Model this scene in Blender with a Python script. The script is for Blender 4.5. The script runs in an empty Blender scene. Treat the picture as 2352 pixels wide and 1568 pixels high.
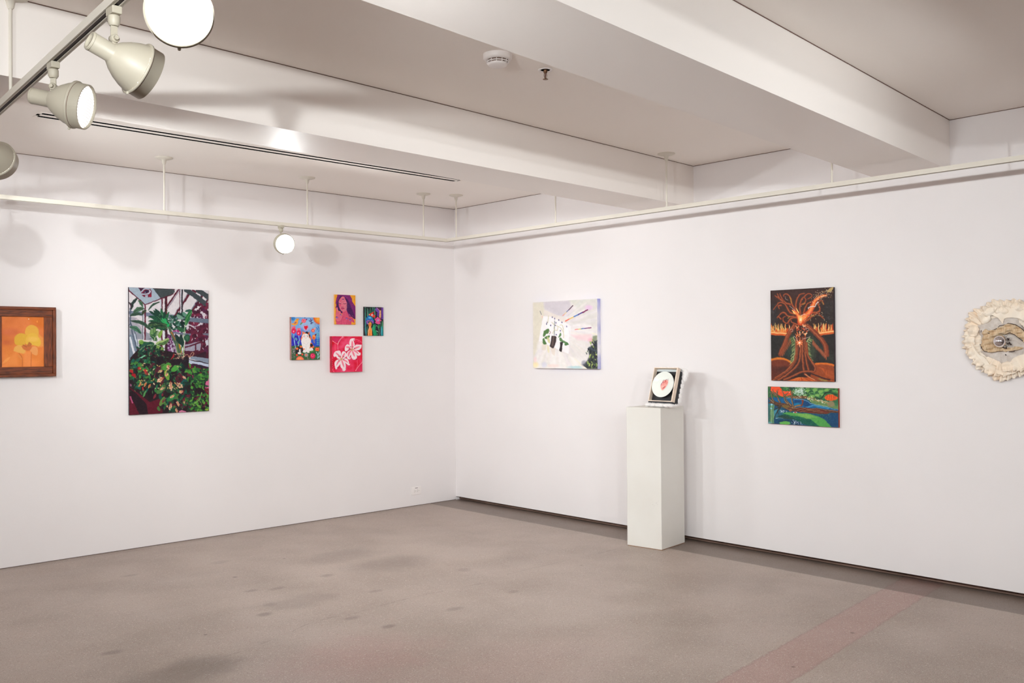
import bpy, bmesh, math, random
import numpy as np
from mathutils import Vector, Matrix

sc = bpy.context.scene
COL = sc.collection
PI = math.pi
def sr(c):
    c = tuple(v / 255.0 for v in c)
    return tuple(v / 12.92 if v <= 0.04045 else ((v + 0.055) / 1.055) ** 2.4 for v in c)

# ------------------------------------------------------------------ object helpers
def link(name, me, mats=(), parent=None):
    o = bpy.data.objects.new(name, me)
    for m in mats: me.materials.append(m)
    COL.objects.link(o)
    if parent is not None: o.parent = parent
    return o
def thing(name, label, cat, loc=(0, 0, 0), rot=(0, 0, 0), group=None):
    o = bpy.data.objects.new(name, None)
    o.empty_display_size = 0.05
    COL.objects.link(o)
    o.location = loc; o.rotation_euler = rot
    o['label'] = label; o['category'] = cat
    if group: o['group'] = group
    return o
def tag(o, label, cat, group=None):
    o['label'] = label; o['category'] = cat
    if group: o['group'] = group
    return o
def struct(o, label=None):
    o['kind'] = 'structure'
    if label: o['label'] = label
    return o

class MB:
    """collects shapes into one mesh"""
    def __init__(s): s.v = []; s.f = []; s.m = []; s.sm = []
    def add(s, vs, fs, mi=0, smooth=False):
        b = len(s.v); s.v += [tuple(p) for p in vs]
        for f in fs:
            s.f.append([i + b for i in f]); s.m.append(mi); s.sm.append(smooth)
    def box(s, a, b, mi=0):
        x0, y0, z0 = a; x1, y1, z1 = b
        vs = [(x0, y0, z0), (x1, y0, z0), (x1, y1, z0), (x0, y1, z0), (x0, y0, z1), (x1, y0, z1), (x1, y1, z1), (x0, y1, z1)]
        s.add(vs, [(0, 3, 2, 1), (4, 5, 6, 7), (0, 1, 5, 4), (1, 2, 6, 5), (2, 3, 7, 6), (3, 0, 4, 7)], mi)
    def prism(s, pts, z0, z1, mi=0):
        n = len(pts)
        vs = [(x, y, z0) for x, y in pts] + [(x, y, z1) for x, y in pts]
        fs = [tuple(range(n))[::-1], tuple(range(n, 2 * n))] + [(i, (i + 1) % n, n + (i + 1) % n, n + i) for i in range(n)]
        s.add(vs, fs, mi)
    def obox(s, c, ax, ay, az, hx, hy, hz, mi=0):
        c, ax, ay, az = Vector(c), Vector(ax).normalized(), Vector(ay).normalized(), Vector(az).normalized()
        vs = [c + ax * hx * i + ay * hy * j + az * hz * k for k in (-1, 1) for j, i in ((-1, -1), (-1, 1), (1, 1), (1, -1))]
        s.add(vs, [(0, 3, 2, 1), (4, 5, 6, 7), (0, 1, 5, 4), (1, 2, 6, 5), (2, 3, 7, 6), (3, 0, 4, 7)], mi)
    def lathe(s, prof, seg=40, o=(0, 0, 0), ax=(0, 0, 1), mi=0, smooth=True, cap=True):
        o = Vector(o); ax = Vector(ax).normalized()
        t = Vector((1, 0, 0)) if abs(ax.x) < .9 else Vector((0, 1, 0))
        u = ax.cross(t).normalized(); w = ax.cross(u)
        vs = []; fs = []; n = len(prof)
        for r, h in prof:
            for k in range(seg):
                a = 2 * PI * k / seg
                vs.append(o + ax * h + (u * math.cos(a) + w * math.sin(a)) * r)
        for i in range(n - 1):
            for k in range(seg):
                fs.append((i * seg + k, i * seg + (k + 1) % seg, (i + 1) * seg + (k + 1) % seg, (i + 1) * seg + k))
        s.add(vs, fs, mi, smooth)
        if cap:
            s.add(vs[:seg], [tuple(range(seg))[::-1]], mi); s.add(vs[-seg:], [tuple(range(seg))], mi)
    def tube(s, pts, r, seg=10, mi=0):
        pts = [Vector(p) for p in pts]
        rs = r if isinstance(r, (list, tuple)) else [r] * len(pts)
        vs = []; fs = []
        up = Vector((0.13, 0.21, 1)).normalized()
        for i, p in enumerate(pts):
            d = (pts[min(i + 1, len(pts) - 1)] - pts[max(i - 1, 0)]).normalized()
            u = d.cross(up); u = u.normalized() if u.length > 1e-4 else d.orthogonal().normalized()
            w = d.cross(u)
            for k in range(seg):
                a = 2 * PI * k / seg; vs.append(p + (u * math.cos(a) + w * math.sin(a)) * rs[i])
        for i in range(len(pts) - 1):
            for k in range(seg):
                fs.append((i * seg + k, i * seg + (k + 1) % seg, (i + 1) * seg + (k + 1) % seg, (i + 1) * seg + k))
        s.add(vs, fs, mi, True)
        s.add(vs[:seg], [tuple(range(seg))], mi); s.add(vs[-seg:], [tuple(range(seg))[::-1]], mi)
    def build(s, name, mats, parent=None, bevel=0):
        me = bpy.data.meshes.new(name); me.from_pydata(s.v, [], s.f); me.update()
        me.polygons.foreach_set('material_index', s.m); me.polygons.foreach_set('use_smooth', s.sm)
        bm = bmesh.new(); bm.from_mesh(me)
        bmesh.ops.recalc_face_normals(bm, faces=bm.faces); bm.to_mesh(me); bm.free()
        o = link(name, me, mats if isinstance(mats, (list, tuple)) else [mats], parent)
        if bevel:
            b = o.modifiers.new('bevel', 'BEVEL'); b.width = bevel; b.segments = 2; b.limit_method = 'ANGLE'; b.harden_normals = False
        return o

# ------------------------------------------------------------------ materials
def mat(name, col, rough=.6, metal=0., spec=.5, noise=None, bump=None, emit=None):
    m = bpy.data.materials.new(name); m.use_nodes = True
    nt = m.node_tree; b = nt.nodes['Principled BSDF']
    c = (*sr(col), 1)
    b.inputs['Base Color'].default_value = c; b.inputs['Roughness'].default_value = rough
    b.inputs['Metallic'].default_value = metal; b.inputs['Specular IOR Level'].default_value = spec
    tc = nt.nodes.new('ShaderNodeTexCoord')
    if noise:                                 # (scale, other colour, detail)
        n = nt.nodes.new('ShaderNodeTexNoise'); n.inputs['Scale'].default_value = noise[0]; n.inputs['Detail'].default_value = noise[2] if len(noise) > 2 else 4
        if len(noise) > 3:
            mp = nt.nodes.new('ShaderNodeMapping'); mp.inputs['Scale'].default_value = noise[3]
            nt.links.new(tc.outputs['Object'], mp.inputs['Vector']); nt.links.new(mp.outputs[0], n.inputs['Vector'])
        else: nt.links.new(tc.outputs['Object'], n.inputs['Vector'])
        r = nt.nodes.new('ShaderNodeValToRGB'); r.color_ramp.elements[0].position = .35; r.color_ramp.elements[1].position = .68
        r.color_ramp.elements[0].color = c; r.color_ramp.elements[1].color = (*sr(noise[1]), 1)
        nt.links.new(n.outputs['Fac'], r.inputs['Fac']); nt.links.new(r.outputs['Color'], b.inputs['Base Color'])
    if bump:
        n = nt.nodes.new('ShaderNodeTexNoise'); n.inputs['Scale'].default_value = bump[0]; n.inputs['Detail'].default_value = 3
        nt.links.new(tc.outputs['Object'], n.inputs['Vector'])
        k = nt.nodes.new('ShaderNodeBump'); k.inputs['Strength'].default_value = bump[1]; k.inputs['Distance'].default_value = .002
        nt.links.new(n.outputs['Fac'], k.inputs['Height']); nt.links.new(k.outputs[0], b.inputs['Normal'])
    if emit:
        b.inputs['Emission Color'].default_value = (*emit[0], 1); b.inputs['Emission Strength'].default_value = emit[1]
    return m
def paint_mat(name, rough=.5):
    m = bpy.data.materials.new(name); m.use_nodes = True
    nt = m.node_tree; b = nt.nodes['Principled BSDF']
    a = nt.nodes.new('ShaderNodeVertexColor'); a.layer_name = 'paint'
    nt.links.new(a.outputs['Color'], b.inputs['Base Color']); b.inputs['Roughness'].default_value = rough
    b.inputs['Specular IOR Level'].default_value = .25
    return m
M = {}
M['wall'] = mat('white_wall_paint', (238, 232, 231), .75, spec=.2, noise=(1.2, (235, 229, 228), 3), bump=(180, .12))
M['ceil'] = mat('white_ceiling_paint', (248, 240, 233), .55, spec=.35, bump=(220, .08))
M['beam'] = mat('white_beam_paint', (244, 236, 230), .42, spec=.28, bump=(220, .06))
M['reveal'] = mat('dark_reveal', (122, 98, 88), .9, spec=.1)
M['recess'] = mat('dark_recess', (132, 106, 94), .7, spec=.2, noise=(3, (104, 82, 72), 3)); M['joint'] = mat('floor_joint', (124, 110, 104), .9)
M['lampwhite'] = mat('off_white_enamel', (176, 167, 150), .45, spec=.4)
M['track'] = mat('track_white', (218, 210, 197), .45, spec=.4)
M['groove'] = mat('track_groove', (72, 66, 70), .6, spec=.3)
M['black'] = mat('black_slot', (4, 4, 6), .9, spec=.0)
M['blackpaint'] = mat('black_paint', (28, 26, 30), .55)
M['chrome'] = mat('chrome', (225, 222, 226), .06, metal=1)
M['brass'] = mat('sprinkler_bronze', (120, 88, 66), .35, metal=.8)
M['plastic'] = mat('white_plastic', (242, 235, 232), .45)
M['pedestal'] = mat('pedestal_white', (228, 224, 217), .6, spec=.3, noise=(2.2, (222, 217, 209), 4), bump=(90, .1))
M['canvas'] = mat('raw_canvas', (236, 233, 232), .85, spec=.1, noise=(40, (226, 222, 224), 2))
M['lamp_glow'] = mat('lit_lens', (255, 250, 240), .3, emit=((1, .97, .93), 14))
M['lamp_glow_hot'] = mat('lit_lens_hot', (255, 250, 240), .3, emit=((1, .98, .95), 22))

# ------------------------------------------------------------------ painting tool (colour per mesh vertex)
class Art:
    """a hand painted picture: colours live on a fine grid; q = the four corners in the drawing's own units"""
    def __init__(s, nx, ny, q, base, seed=1):
        s.nx, s.ny = nx, ny
        (ax, ay), (bx, by), (cx, cy), (dx, dy) = q
        u = np.linspace(0, 1, nx)[None, :]; v = np.linspace(0, 1, ny)[:, None]
        s.X = (ax * (1 - u) + bx * u) * (1 - v) + (dx * (1 - u) + cx * u) * v
        s.Y = (ay * (1 - u) + by * u) * (1 - v) + (dy * (1 - u) + cy * u) * v
        s.x0, s.x1 = min(ax, dx), max(bx, cx); s.y0, s.y1 = min(ay, by), max(cy, dy)
        s.px = (s.x1 - s.x0) / nx
        s.C = np.zeros((ny, nx, 3)); s.C[:] = base
        s.r = random.Random(seed); s.nr = np.random.RandomState(seed)
    def win(s, xa, ya, xb, yb):
        w = (s.x1 - s.x0); h = (s.y1 - s.y0)
        i0 = int(((xa - s.x0) / w - .05) * s.nx); i1 = int(((xb - s.x0) / w + .05) * s.nx) + 2
        j0 = int(((ya - s.y0) / h - .08) * s.ny); j1 = int(((yb - s.y0) / h + .08) * s.ny) + 2
        i0, i1, j0, j1 = max(i0, 0), min(max(i1, 0), s.nx), max(j0, 0), min(max(j1, 0), s.ny)
        return slice(j0, j1), slice(i0, i1)
    def blend(s, w, m, col, a=1.):
        m = (np.clip(m, 0, 1) * a)[..., None]
        s.C[w] = s.C[w] * (1 - m) + np.array(col, float) * m
    @staticmethod
    def spline(pts, n=6):
        if len(pts) < 3: return [tuple(map(float, p)) for p in pts]
        P = [pts[0]] + list(pts) + [pts[-1]]; out = []
        for i in range(1, len(P) - 2):
            p0, p1, p2, p3 = P[i - 1:i + 3]
            for k in range(n):
                t = k / n
                out.append(tuple(.5 * (2 * p1[j] + (p2[j] - p0[j]) * t + (2 * p0[j] - 5 * p1[j] + 4 * p2[j] - p3[j]) * t * t + (3 * p1[j] - p0[j] - 3 * p2[j] + p3[j]) * t ** 3) for j in (0, 1)))
        out.append(tuple(map(float, pts[-1]))); return out
    def S(s, pts, w, col, a=1., prof=None, soft=None, curve=True):
        """stroke; w width at start or (start, end) or prof 'leaf'"""
        p = s.spline(pts) if curve else [tuple(map(float, q)) for q in pts]
        w0, w1 = (w, w) if not isinstance(w, (tuple, list)) else w
        W = max(w0, w1)
        xs = [q[0] for q in p]; ys = [q[1] for q in p]
        win = s.win(min(xs) - W, min(ys) - W, max(xs) + W, max(ys) + W)
        X, Y = s.X[win], s.Y[win]
        if X.size == 0: return
        best = np.full(X.shape, -1e9); n = len(p) - 1; sf = soft or s.px
        for i in range(n):
            (xa, ya), (xb, yb) = p[i], p[i + 1]
            dx, dy = xb - xa, yb - ya; L = dx * dx + dy * dy + 1e-9
            t = np.clip(((X - xa) * dx + (Y - ya) * dy) / L, 0, 1)
            d = np.hypot(X - xa - t * dx, Y - ya - t * dy)
            g = (i + t) / n
            if prof == 'leaf': ww = W * .5 * np.sin(PI * np.clip(g, .02, .98)) ** .7
            else: ww = .5 * (w0 + (w1 - w0) * g)
            best = np.maximum(best, ww - d)
        s.blend(win, best / sf + .5, col, a)
    def L(s, x0, y0, x1, y1, w, col, bend=0., vein=None, a=1.):
        mx, my = (x0 + x1) / 2 - (y1 - y0) * bend, (y0 + y1) / 2 + (x1 - x0) * bend
        s.S([(x0, y0), (mx, my), (x1, y1)], w, col, a, prof='leaf')
        if vein: s.S([(x0, y0), (mx, my), (x1 * .95 + x0 * .05, y1 * .95 + y0 * .05)], max(w * .12, s.px), vein, .8)
    def G(s, pts, col, a=1., curve=False, soft=None):
        p = s.spline(list(pts) + [pts[0]]) if curve else list(pts) + [pts[0]]
        xs = [q[0] for q in p]; ys = [q[1] for q in p]
        win = s.win(min(xs), min(ys), max(xs), max(ys)); X, Y = s.X[win], s.Y[win]
        if X.size == 0: return
        ins = np.zeros(X.shape, bool); dm = np.full(X.shape, 1e9)
        for (xa, ya), (xb, yb) in zip(p[:-1], p[1:]):
            dx, dy = xb - xa, yb - ya; L = dx * dx + dy * dy
            if L < 1e-9: continue
            t = np.clip(((X - xa) * dx + (Y - ya) * dy) / L, 0, 1)
            dm = np.minimum(dm, np.hypot(X - xa - t * dx, Y - ya - t * dy))
            if dy != 0:
                ins ^= ((ya > Y) != (yb > Y)) & (X < xa + (Y - ya) * dx / dy)
        s.blend(win, np.where(ins, dm, -dm) / (soft or s.px) + .5, col, a)
    def E(s, cx, cy, rx, ry, col, a=1., rot=0., soft=None):
        R = max(rx, ry); win = s.win(cx - R, cy - R, cx + R, cy + R); X, Y = s.X[win] - cx, s.Y[win] - cy
        if X.size == 0: return
        c, n = math.cos(rot), math.sin(rot)
        d = np.hypot((X * c + Y * n) / rx, (-X * n + Y * c) / ry)
        s.blend(win, (1 - d) * min(rx, ry) / (soft or s.px) + .5, col, a)
    def grad(s, pts, w, cols, a=1.):          # stroke with shaded width: outer to inner colours
        for k, c in enumerate(cols): s.S(pts, [x * (1 - k / len(cols)) for x in w] if isinstance(w, (tuple, list)) else w * (1 - k / len(cols)), c, a)
    def noise(s, scale, amp, ch=None):
        """brushy variation"""
        n = max(2, int(scale)); m = max(2, int(scale * s.ny / s.nx))
        g = s.nr.rand(m + 1, n + 1)
        yi = np.linspace(0, m - 1e-6, s.ny); xi = np.linspace(0, n - 1e-6, s.nx)
        y0 = yi.astype(int); x0 = xi.astype(int); fy = (yi - y0)[:, None]; fx = (xi - x0)[None, :]
        fy = fy * fy * (3 - 2 * fy); fx = fx * fx * (3 - 2 * fx)
        v = (g[y0][:, x0] * (1 - fx) + g[y0][:, x0 + 1] * fx) * (1 - fy) + (g[y0 + 1][:, x0] * (1 - fx) + g[y0 + 1][:, x0 + 1] * fx) * fy
        v = (v - .5)[..., None] * amp
        s.C += v * (np.array(ch, float) if ch is not None else 1.)
    def warp(s, scale, amp):
        """uneven hand: shifts edges by a few grid steps"""
        f = []
        for _ in range(2):
            k = s.C; s.C = np.zeros((s.ny, s.nx, 3)); s.noise(scale, 2.); s.noise(scale * 2.3, 1.2); f.append(s.C[..., 0]); s.C = k
        J, I = np.mgrid[0:s.ny, 0:s.nx]
        y = np.clip(J + f[0] * amp, 0, s.ny - 1.001); x = np.clip(I + f[1] * amp, 0, s.nx - 1.001)
        y0 = y.astype(int); x0 = x.astype(int); fy = (y - y0)[..., None]; fx = (x - x0)[..., None]
        s.C = (s.C[y0, x0] * (1 - fx) + s.C[y0, x0 + 1] * fx) * (1 - fy) + (s.C[y0 + 1, x0] * (1 - fx) + s.C[y0 + 1, x0 + 1] * fx) * fy
    def grain(s, amp): s.C += s.nr.randn(s.ny, s.nx, 1) * amp

def canvas(name, art, label, cat, wall, u0, u1, z0, z1, th, edge, group=None, parent=None, back=0., front_only=False, rough=.5):
    """wall 'L' (y=0, u = x) or 'R' (x=0, u = y); picture's left edge at u0"""
    nx, ny = art.nx, art.ny
    C = np.clip(art.C, 2, 255) / 255.
    lin = np.where(C <= .04045, C / 12.92, ((C + .055) / 1.055) ** 2.4)
    uu = np.linspace(u0, u1, nx); zz = np.linspace(z1, z0, ny)
    U, Z = np.meshgrid(uu, zz); D = np.full(U.shape, -(th + back))
    g = np.stack([U, D, Z] if wall == 'L' else [D, U, Z], -1).reshape(-1, 3)
    ctr = Vector(((u0 + u1) / 2, 0, (z0 + z1) / 2)) if wall == 'L' else Vector((0, (u0 + u1) / 2, (z0 + z1) / 2))
    if parent is None: g = g - np.array(ctr)
    idx = np.arange(nx * ny).reshape(ny, nx)
    F = np.stack([idx[:-1, :-1], idx[1:, :-1], idx[1:, 1:], idx[:-1, 1:]], -1).reshape(-1, 4)
    verts = g.tolist(); faces = F.tolist(); mi = [0] * len(faces)
    if not front_only:
        sh = Vector((0, th, 0)) if wall == 'L' else Vector((th, 0, 0))
        b = len(verts); cs = [idx[0, 0], idx[0, -1], idx[-1, -1], idx[-1, 0]]
        for c in cs: verts.append(list(verts[c]))
        for c in cs: verts.append(list(Vector(verts[c]) + sh * .985))
        for k in range(4): faces.append([b + k, b + (k + 1) % 4, b + 4 + (k + 1) % 4, b + 4 + k]); mi.append(1)
        faces.append([b + 4, b + 5, b + 6, b + 7]); mi.append(1)
    me = bpy.data.meshes.new(name); me.from_pydata(verts, [], faces); me.update()
    me.polygons.foreach_set('material_index', mi)
    at = me.color_attributes.new('paint', 'FLOAT_COLOR', 'POINT')
    buf = np.ones((len(verts), 4), np.float32); buf[:nx * ny, :3] = lin.reshape(-1, 3)
    at.data.foreach_set('color', buf.ravel())
    o = link(name, me, [paint_mat('paint_' + name, rough)] + ([] if front_only else [edge]), parent)
    if parent is None:
        o.location = ctr; tag(o, label, cat, group)
    return o
# ------------------------------------------------------------------ the pictures
def art_plants():
    A = Art(300, 470, [(55, 50), (1955, 115), (1985, 2998), (95, 3113)], (52, 30, 40), 3); r = A.r
    wh = (222, 214, 217); mar = (92, 24, 44); dk = (40, 24, 34); teal = (66, 74, 82); gry = (126, 134, 150); gl = (178, 180, 190)
    A.G([(50, 40), (1960, 60), (1960, 900), (1500, 1700), (50, 1700)], wh)
    # lower left glass wall
    A.G([(60, 620), (1000, 690), (1960, 790), (1960, 900), (1000, 800), (60, 700)], (118, 124, 146))
    A.G([(60, 760), (240, 780), (380, 1000), (600, 1300), (60, 1300)], (172, 166, 176))
    A.G([(60, 1060), (600, 1160), (600, 1330), (60, 1250)], (150, 152, 164))
    A.G([(70, 1200), (130, 1180), (330, 1640), (330, 1800), (60, 1800)], (120, 134, 150))
    A.G([(75, 1250), (110, 1230), (230, 1700), (180, 1710)], (225, 225, 232)); A.G([(180, 1160), (230, 1180), (300, 1640), (240, 1500)], (196, 204, 216))
    A.S([(90, 560), (95, 900), (160, 1200), (270, 1600)], 34, (88, 98, 116), curve=False)
    A.S([(60, 980), (100, 900), (230, 1200), (300, 1600)], 14, (70, 84, 104), curve=False)
    A.G([(240, 790), (370, 970), (370, 1060), (210, 830)], (200, 186, 194))
    # rafters
    for a, b, w, c in (((1240, 90), (950, 520), 60, mar), ((1245, 110), (960, 530), 20, gl), ((1490, 180), (1130, 720), 52, mar), ((1460, 160), (1120, 690), 18, gl),
                       ((1820, 220), (1540, 620), 56, mar), ((1770, 230), (1510, 610), 22, gry), ((1960, 300), (1760, 640), 50, mar), ((1940, 290), (1740, 600), 16, gry)):
        A.S([a, b], w, c, curve=False)
    for p in ([(1400, 100), (1600, 230), (1960, 500)], [(1690, 115), (1960, 280)]): A.S(p, 120, (62, 70, 74), curve=False)
    for p in ([(1560, 110), (1640, 160)], [(1700, 110), (1720, 90)]): A.S(p, 34, mar, curve=False)
    A.S([(1300, 100), (1300, 1300)], 46, (58, 50, 60), curve=False); A.S([(1275, 100), (1272, 1500)], 20, (222, 226, 232), curve=False); A.S([(1250, 100), (1252, 700)], 16, mar, curve=False)
    # maroon flowers behind right
    A.G([(1560, 640), (1960, 600), (1960, 1800), (1380, 1800), (1400, 1000)], (214, 204, 212))
    A.G([(1400, 1060), (1960, 900), (1960, 1640), (1360, 1700)], (96, 30, 54))
    for i in range(150):
        x = r.uniform(1420, 1960); y = r.uniform(420, 1560)
        if y < 1000 and x < 1560 + (700 - y) * .25: continue
        A.E(x, y, r.uniform(22, 60), r.uniform(26, 66), r.choice([(98, 26, 52), (74, 20, 44), (120, 34, 62), (60, 18, 40), (84, 30, 66)]), .95, r.uniform(0, 3))
    for i in range(46):
        A.L(*(lambda x, y: (x, y, x + r.uniform(-50, 50), y + r.uniform(-70, 70)))(r.uniform(1440, 1950), r.uniform(560, 1500)), 18, (214, 206, 214), a=.9)
    A.G([(1470, 765), (1960, 800), (1960, 905), (1450, 865)], (104, 116, 134)); A.G([(1820, 1150), (1960, 1140), (1960, 1200), (1840, 1190)], (112, 114, 132))
    A.G([(1380, 1420), (1780, 1330), (1760, 1560), (1380, 1640)], (168, 170, 186), .9)
    for p in ([(1400, 1480), (1600, 1420), (1800, 1340)], [(1640, 1400), (1640, 1600)], [(1780, 1340), (1800, 1600)], [(1380, 1620), (1700, 1560)]): A.S(p, 34, (86, 22, 46), curve=False)
    A.G([(1880, 1330), (1960, 1290), (1960, 1430), (1900, 1430)], (206, 206, 216))
    A.G([(930, 1200), (1260, 1240), (1200, 1700), (930, 1700)], (126, 98, 128), .6)
    for i in range(60):
        x = r.uniform(950, 1150); y = r.uniform(1190, 1640)
        A.E(x, y, r.uniform(14, 34), r.uniform(14, 34), r.choice([(96, 34, 92), (120, 40, 110), (70, 24, 66), (206, 200, 216)]), .9)
    A.E(1130, 1095, 44, 36, (170, 60, 130)); A.E(1215, 1085, 36, 34, (150, 44, 112)); A.S([(1090, 1130), (1500, 1180)], 50, (112, 116, 138), curve=False)
    # window sill
    A.G([(1330, 1560), (1960, 1600), (1960, 1760), (1330, 1700)], (78, 22, 44)); A.G([(1560, 1690), (1900, 1580), (1900, 1760), (1560, 1730)], (52, 26, 40))
    A.G([(1560, 1690), (1970, 1750), (1970, 1860), (1500, 1750)], (136, 148, 166)); A.G([(1460, 1790), (1975, 1875), (1975, 1950), (1460, 1870)], (194, 204, 224)); A.S([(1480, 1775), (1975, 1870)], 14, (44, 36, 48), curve=False)
    # left frame lines
    for x, w, c in ((425, 34, mar), (398, 24, (214, 216, 224)), (372, 16, (96, 100, 112))): A.S([(x, 470), (x + 10, 1300)], w, c, curve=False)
    for x, w, c in ((860, 60, wh), (822, 34, mar), (915, 66, (84, 22, 38)), (900, 20, dk), (790, 26, (196, 200, 210))): A.S([(x, 290), (x + 6, 1700)], w, c, curve=False)
    A.S([(876, 1130), (884, 1720)], 34, (224, 224, 232), curve=False); A.S([(930, 1130), (930, 1700)], 60, (62, 26, 44), curve=False)
    # hanging sign
    A.G([(50, 50), (1130, 80), (1100, 215), (425, 480), (50, 140)], mar)
    A.G([(50, 50), (620, 70), (785, 315), (430, 455), (60, 120)], (164, 178, 192)); A.G([(612, 72), (1105, 92), (1128, 165), (1090, 200), (790, 315)], (62, 70, 72))
    A.G([(275, 65), (530, 75), (580, 150), (575, 250), (520, 292), (420, 285), (335, 225), (345, 175)], (112, 22, 50), curve=False)
    A.G([(275, 65), (400, 70), (350, 170)], (60, 18, 48)); A.S([(350, 215), (480, 205), (545, 160), (530, 130)], 34, (176, 188, 202)); A.S([(345, 160), (420, 90), (520, 90)], 30, (176, 188, 202))
    A.G([(370, 190), (430, 130), (500, 110), (520, 140), (470, 180)], (40, 26, 60)); A.E(422, 165, 12, 14, (150, 160, 180)); A.G([(430, 240), (490, 235), (495, 290), (430, 280)], (168, 180, 194)); A.E(545, 250, 30, 36, (150, 24, 50))
    # dark mid mass
    A.G([(100, 1740), (300, 1500), (560, 1400), (880, 1560), (1130, 1600), (1480, 1720), (1450, 2200), (1960, 2100), (1985, 3010), (95, 3113)], (36, 22, 28), curve=False)
    A.G([(1460, 1890), (1975, 1960), (1980, 2140), (1440, 2170)], (104, 22, 46)); A.G([(1560, 1860), (1975, 1950), (1975, 2000), (1560, 1930)], (58, 26, 52))
    A.G([(95, 2440), (560, 2800), (840, 2700), (860, 3060), (95, 3113)], (94, 18, 38)); A.G([(95, 2480), (250, 2600), (480, 2840), (520, 3090), (330, 3100), (95, 2640)], (36, 18, 28))
    A.G([(100, 2660), (130, 2660), (180, 2830), (150, 2840)], (196, 90, 130)); A.G([(100, 2360), (150, 2390), (130, 2440), (100, 2420)], (176, 100, 140))
    A.G([(1930, 2190), (1985, 2170), (1985, 2460), (1870, 2460)], (214, 108, 148)); A.G([(1870, 2460), (1985, 2460), (1985, 2600), (1850, 2600)], (110, 20, 40)); A.G([(1400, 2660), (1470, 2580), (1480, 2860), (1320, 2760)], (116, 26, 52))
    A.G([(1250, 3000), (1330, 2985), (1420, 3020), (1420, 3050), (1250, 3060)], (214, 120, 160))
    # big hanging leaves at left
    G1, G2, G3, G4 = (52, 84, 66), (74, 112, 84), (38, 60, 54), (34, 92, 66)
    for l in ((110, 590, 250, 310, 70, G3), (270, 370, 370, 520, 70, G2), (500, 600, 770, 400, 50, G1), (170, 650, 400, 560, 110, G2), (90, 740, 360, 700, 80, G1), (370, 700, 450, 600, 60, (60, 70, 44)),
              (100, 850, 590, 1090, 80, G1), (80, 1000, 340, 1160, 100, (70, 118, 92)), (60, 400, 110, 560, 40, (60, 40, 52))): A.L(l[0], l[1], l[2], l[3], l[4], l[5], -.12, (36, 30, 34))
    # philodendron
    cx, cy = 985, 990
    for i in range(46):
        a = r.uniform(-2.9, -1.2); d = r.uniform(170, 330); bx, by = cx - r.uniform(0, 300), cy - r.uniform(-80, 180)
        A.L(bx, by, bx + math.cos(a) * d * .8, by + math.sin(a) * d * .6, r.uniform(40, 76), r.choice([(22, 66, 50), (30, 84, 58), (18, 48, 42), (44, 104, 66), (26, 58, 44)]), r.uniform(-.2, .2))
    for x, y, w in ((660, 560, 80), (790, 560, 70), (880, 640, 80), (990, 640, 60), (520, 740, 90), (500, 860, 60), (520, 620, 70), (620, 600, 90)): A.L(cx - 120, cy - 110, x, y, w, r.choice([(28, 78, 56), (20, 58, 46), (36, 96, 62)]), .05)
    for x, y in ((820, 780), (880, 790), (800, 830)): A.L(970, 980, x, y, 50, (30, 168, 90), 0)
    A.S([(990, 1000), (860, 870), (700, 740)], (26, 8), (70, 130, 74)); A.E(985, 960, 40, 34, (36, 180, 100), soft=30); A.E(1015, 925, 22, 22, (120, 160, 50))
    for i in range(16):
        a = r.uniform(2.6, 3.6); A.L(900 + r.uniform(-60, 60), 980 + r.uniform(-60, 60), 900 + math.cos(a) * 400, 960 + math.sin(a) * 200, 36, r.choice([(48, 78, 50), (70, 96, 60), (30, 58, 42)]), .1)
    for i in range(30):
        x, y = r.uniform(1010, 1240), r.uniform(760, 1050); A.L(x, y, x + r.uniform(-110, 110), y + r.uniform(-110, 60), r.uniform(34, 60), r.choice([(24, 66, 56), (40, 92, 76), (18, 44, 40), (96, 140, 124), (34, 80, 62)]), .2)
    for i in range(22):
        x, y = r.uniform(1190, 1420), r.uniform(640, 1080); A.L(x, y, x + r.uniform(-100, 60), y + r.uniform(-80, 80), r.uniform(40, 80), r.choice([(20, 56, 48), (34, 84, 64), (14, 38, 36)]), .2)
    A.L(1180, 700, 1330, 790, 90, (120, 158, 138), .1); A.L(1330, 640, 1420, 740, 90, (92, 140, 120), .1); A.L(1380, 620, 1540, 590, 60, (44, 88, 76))
    A.S([(1395, 960), (1440, 780), (1540, 590)], (110, 20), (36, 110, 58), prof='leaf'); A.S([(1370, 900), (1440, 760), (1540, 620)], 12, (110, 160, 96))
    A.L(1200, 1000, 1390, 1090, 90, (44, 96, 62), .1); A.S([(1345, 1700), (1360, 1100), (1410, 880)], (26, 10), (150, 180, 130))
    A.S([(1000, 1020), (1120, 1280), (1220, 1480), (1260, 1640)], (60, 130), (74, 96, 76)); A.S([(1050, 1120), (1150, 1320)], (30, 14), (176, 112, 60)); A.S([(1240, 1400), (1290, 1600)], 40, (190, 130, 50)); A.S([(1170, 1400), (1200, 1600)], 24, (110, 150, 80)); A.S([(1310, 1440), (1260, 1640)], 24, (46, 110, 50))
    for p in ([(1150, 1170), (1280, 1420)], [(1270, 1180), (1330, 1480)]): A.S(p, 100, (24, 52, 46), prof='leaf')
    A.E(1430, 1260, 70, 90, (38, 84, 62)); A.E(1430, 1250, 40, 50, (70, 120, 84), .6)
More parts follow.
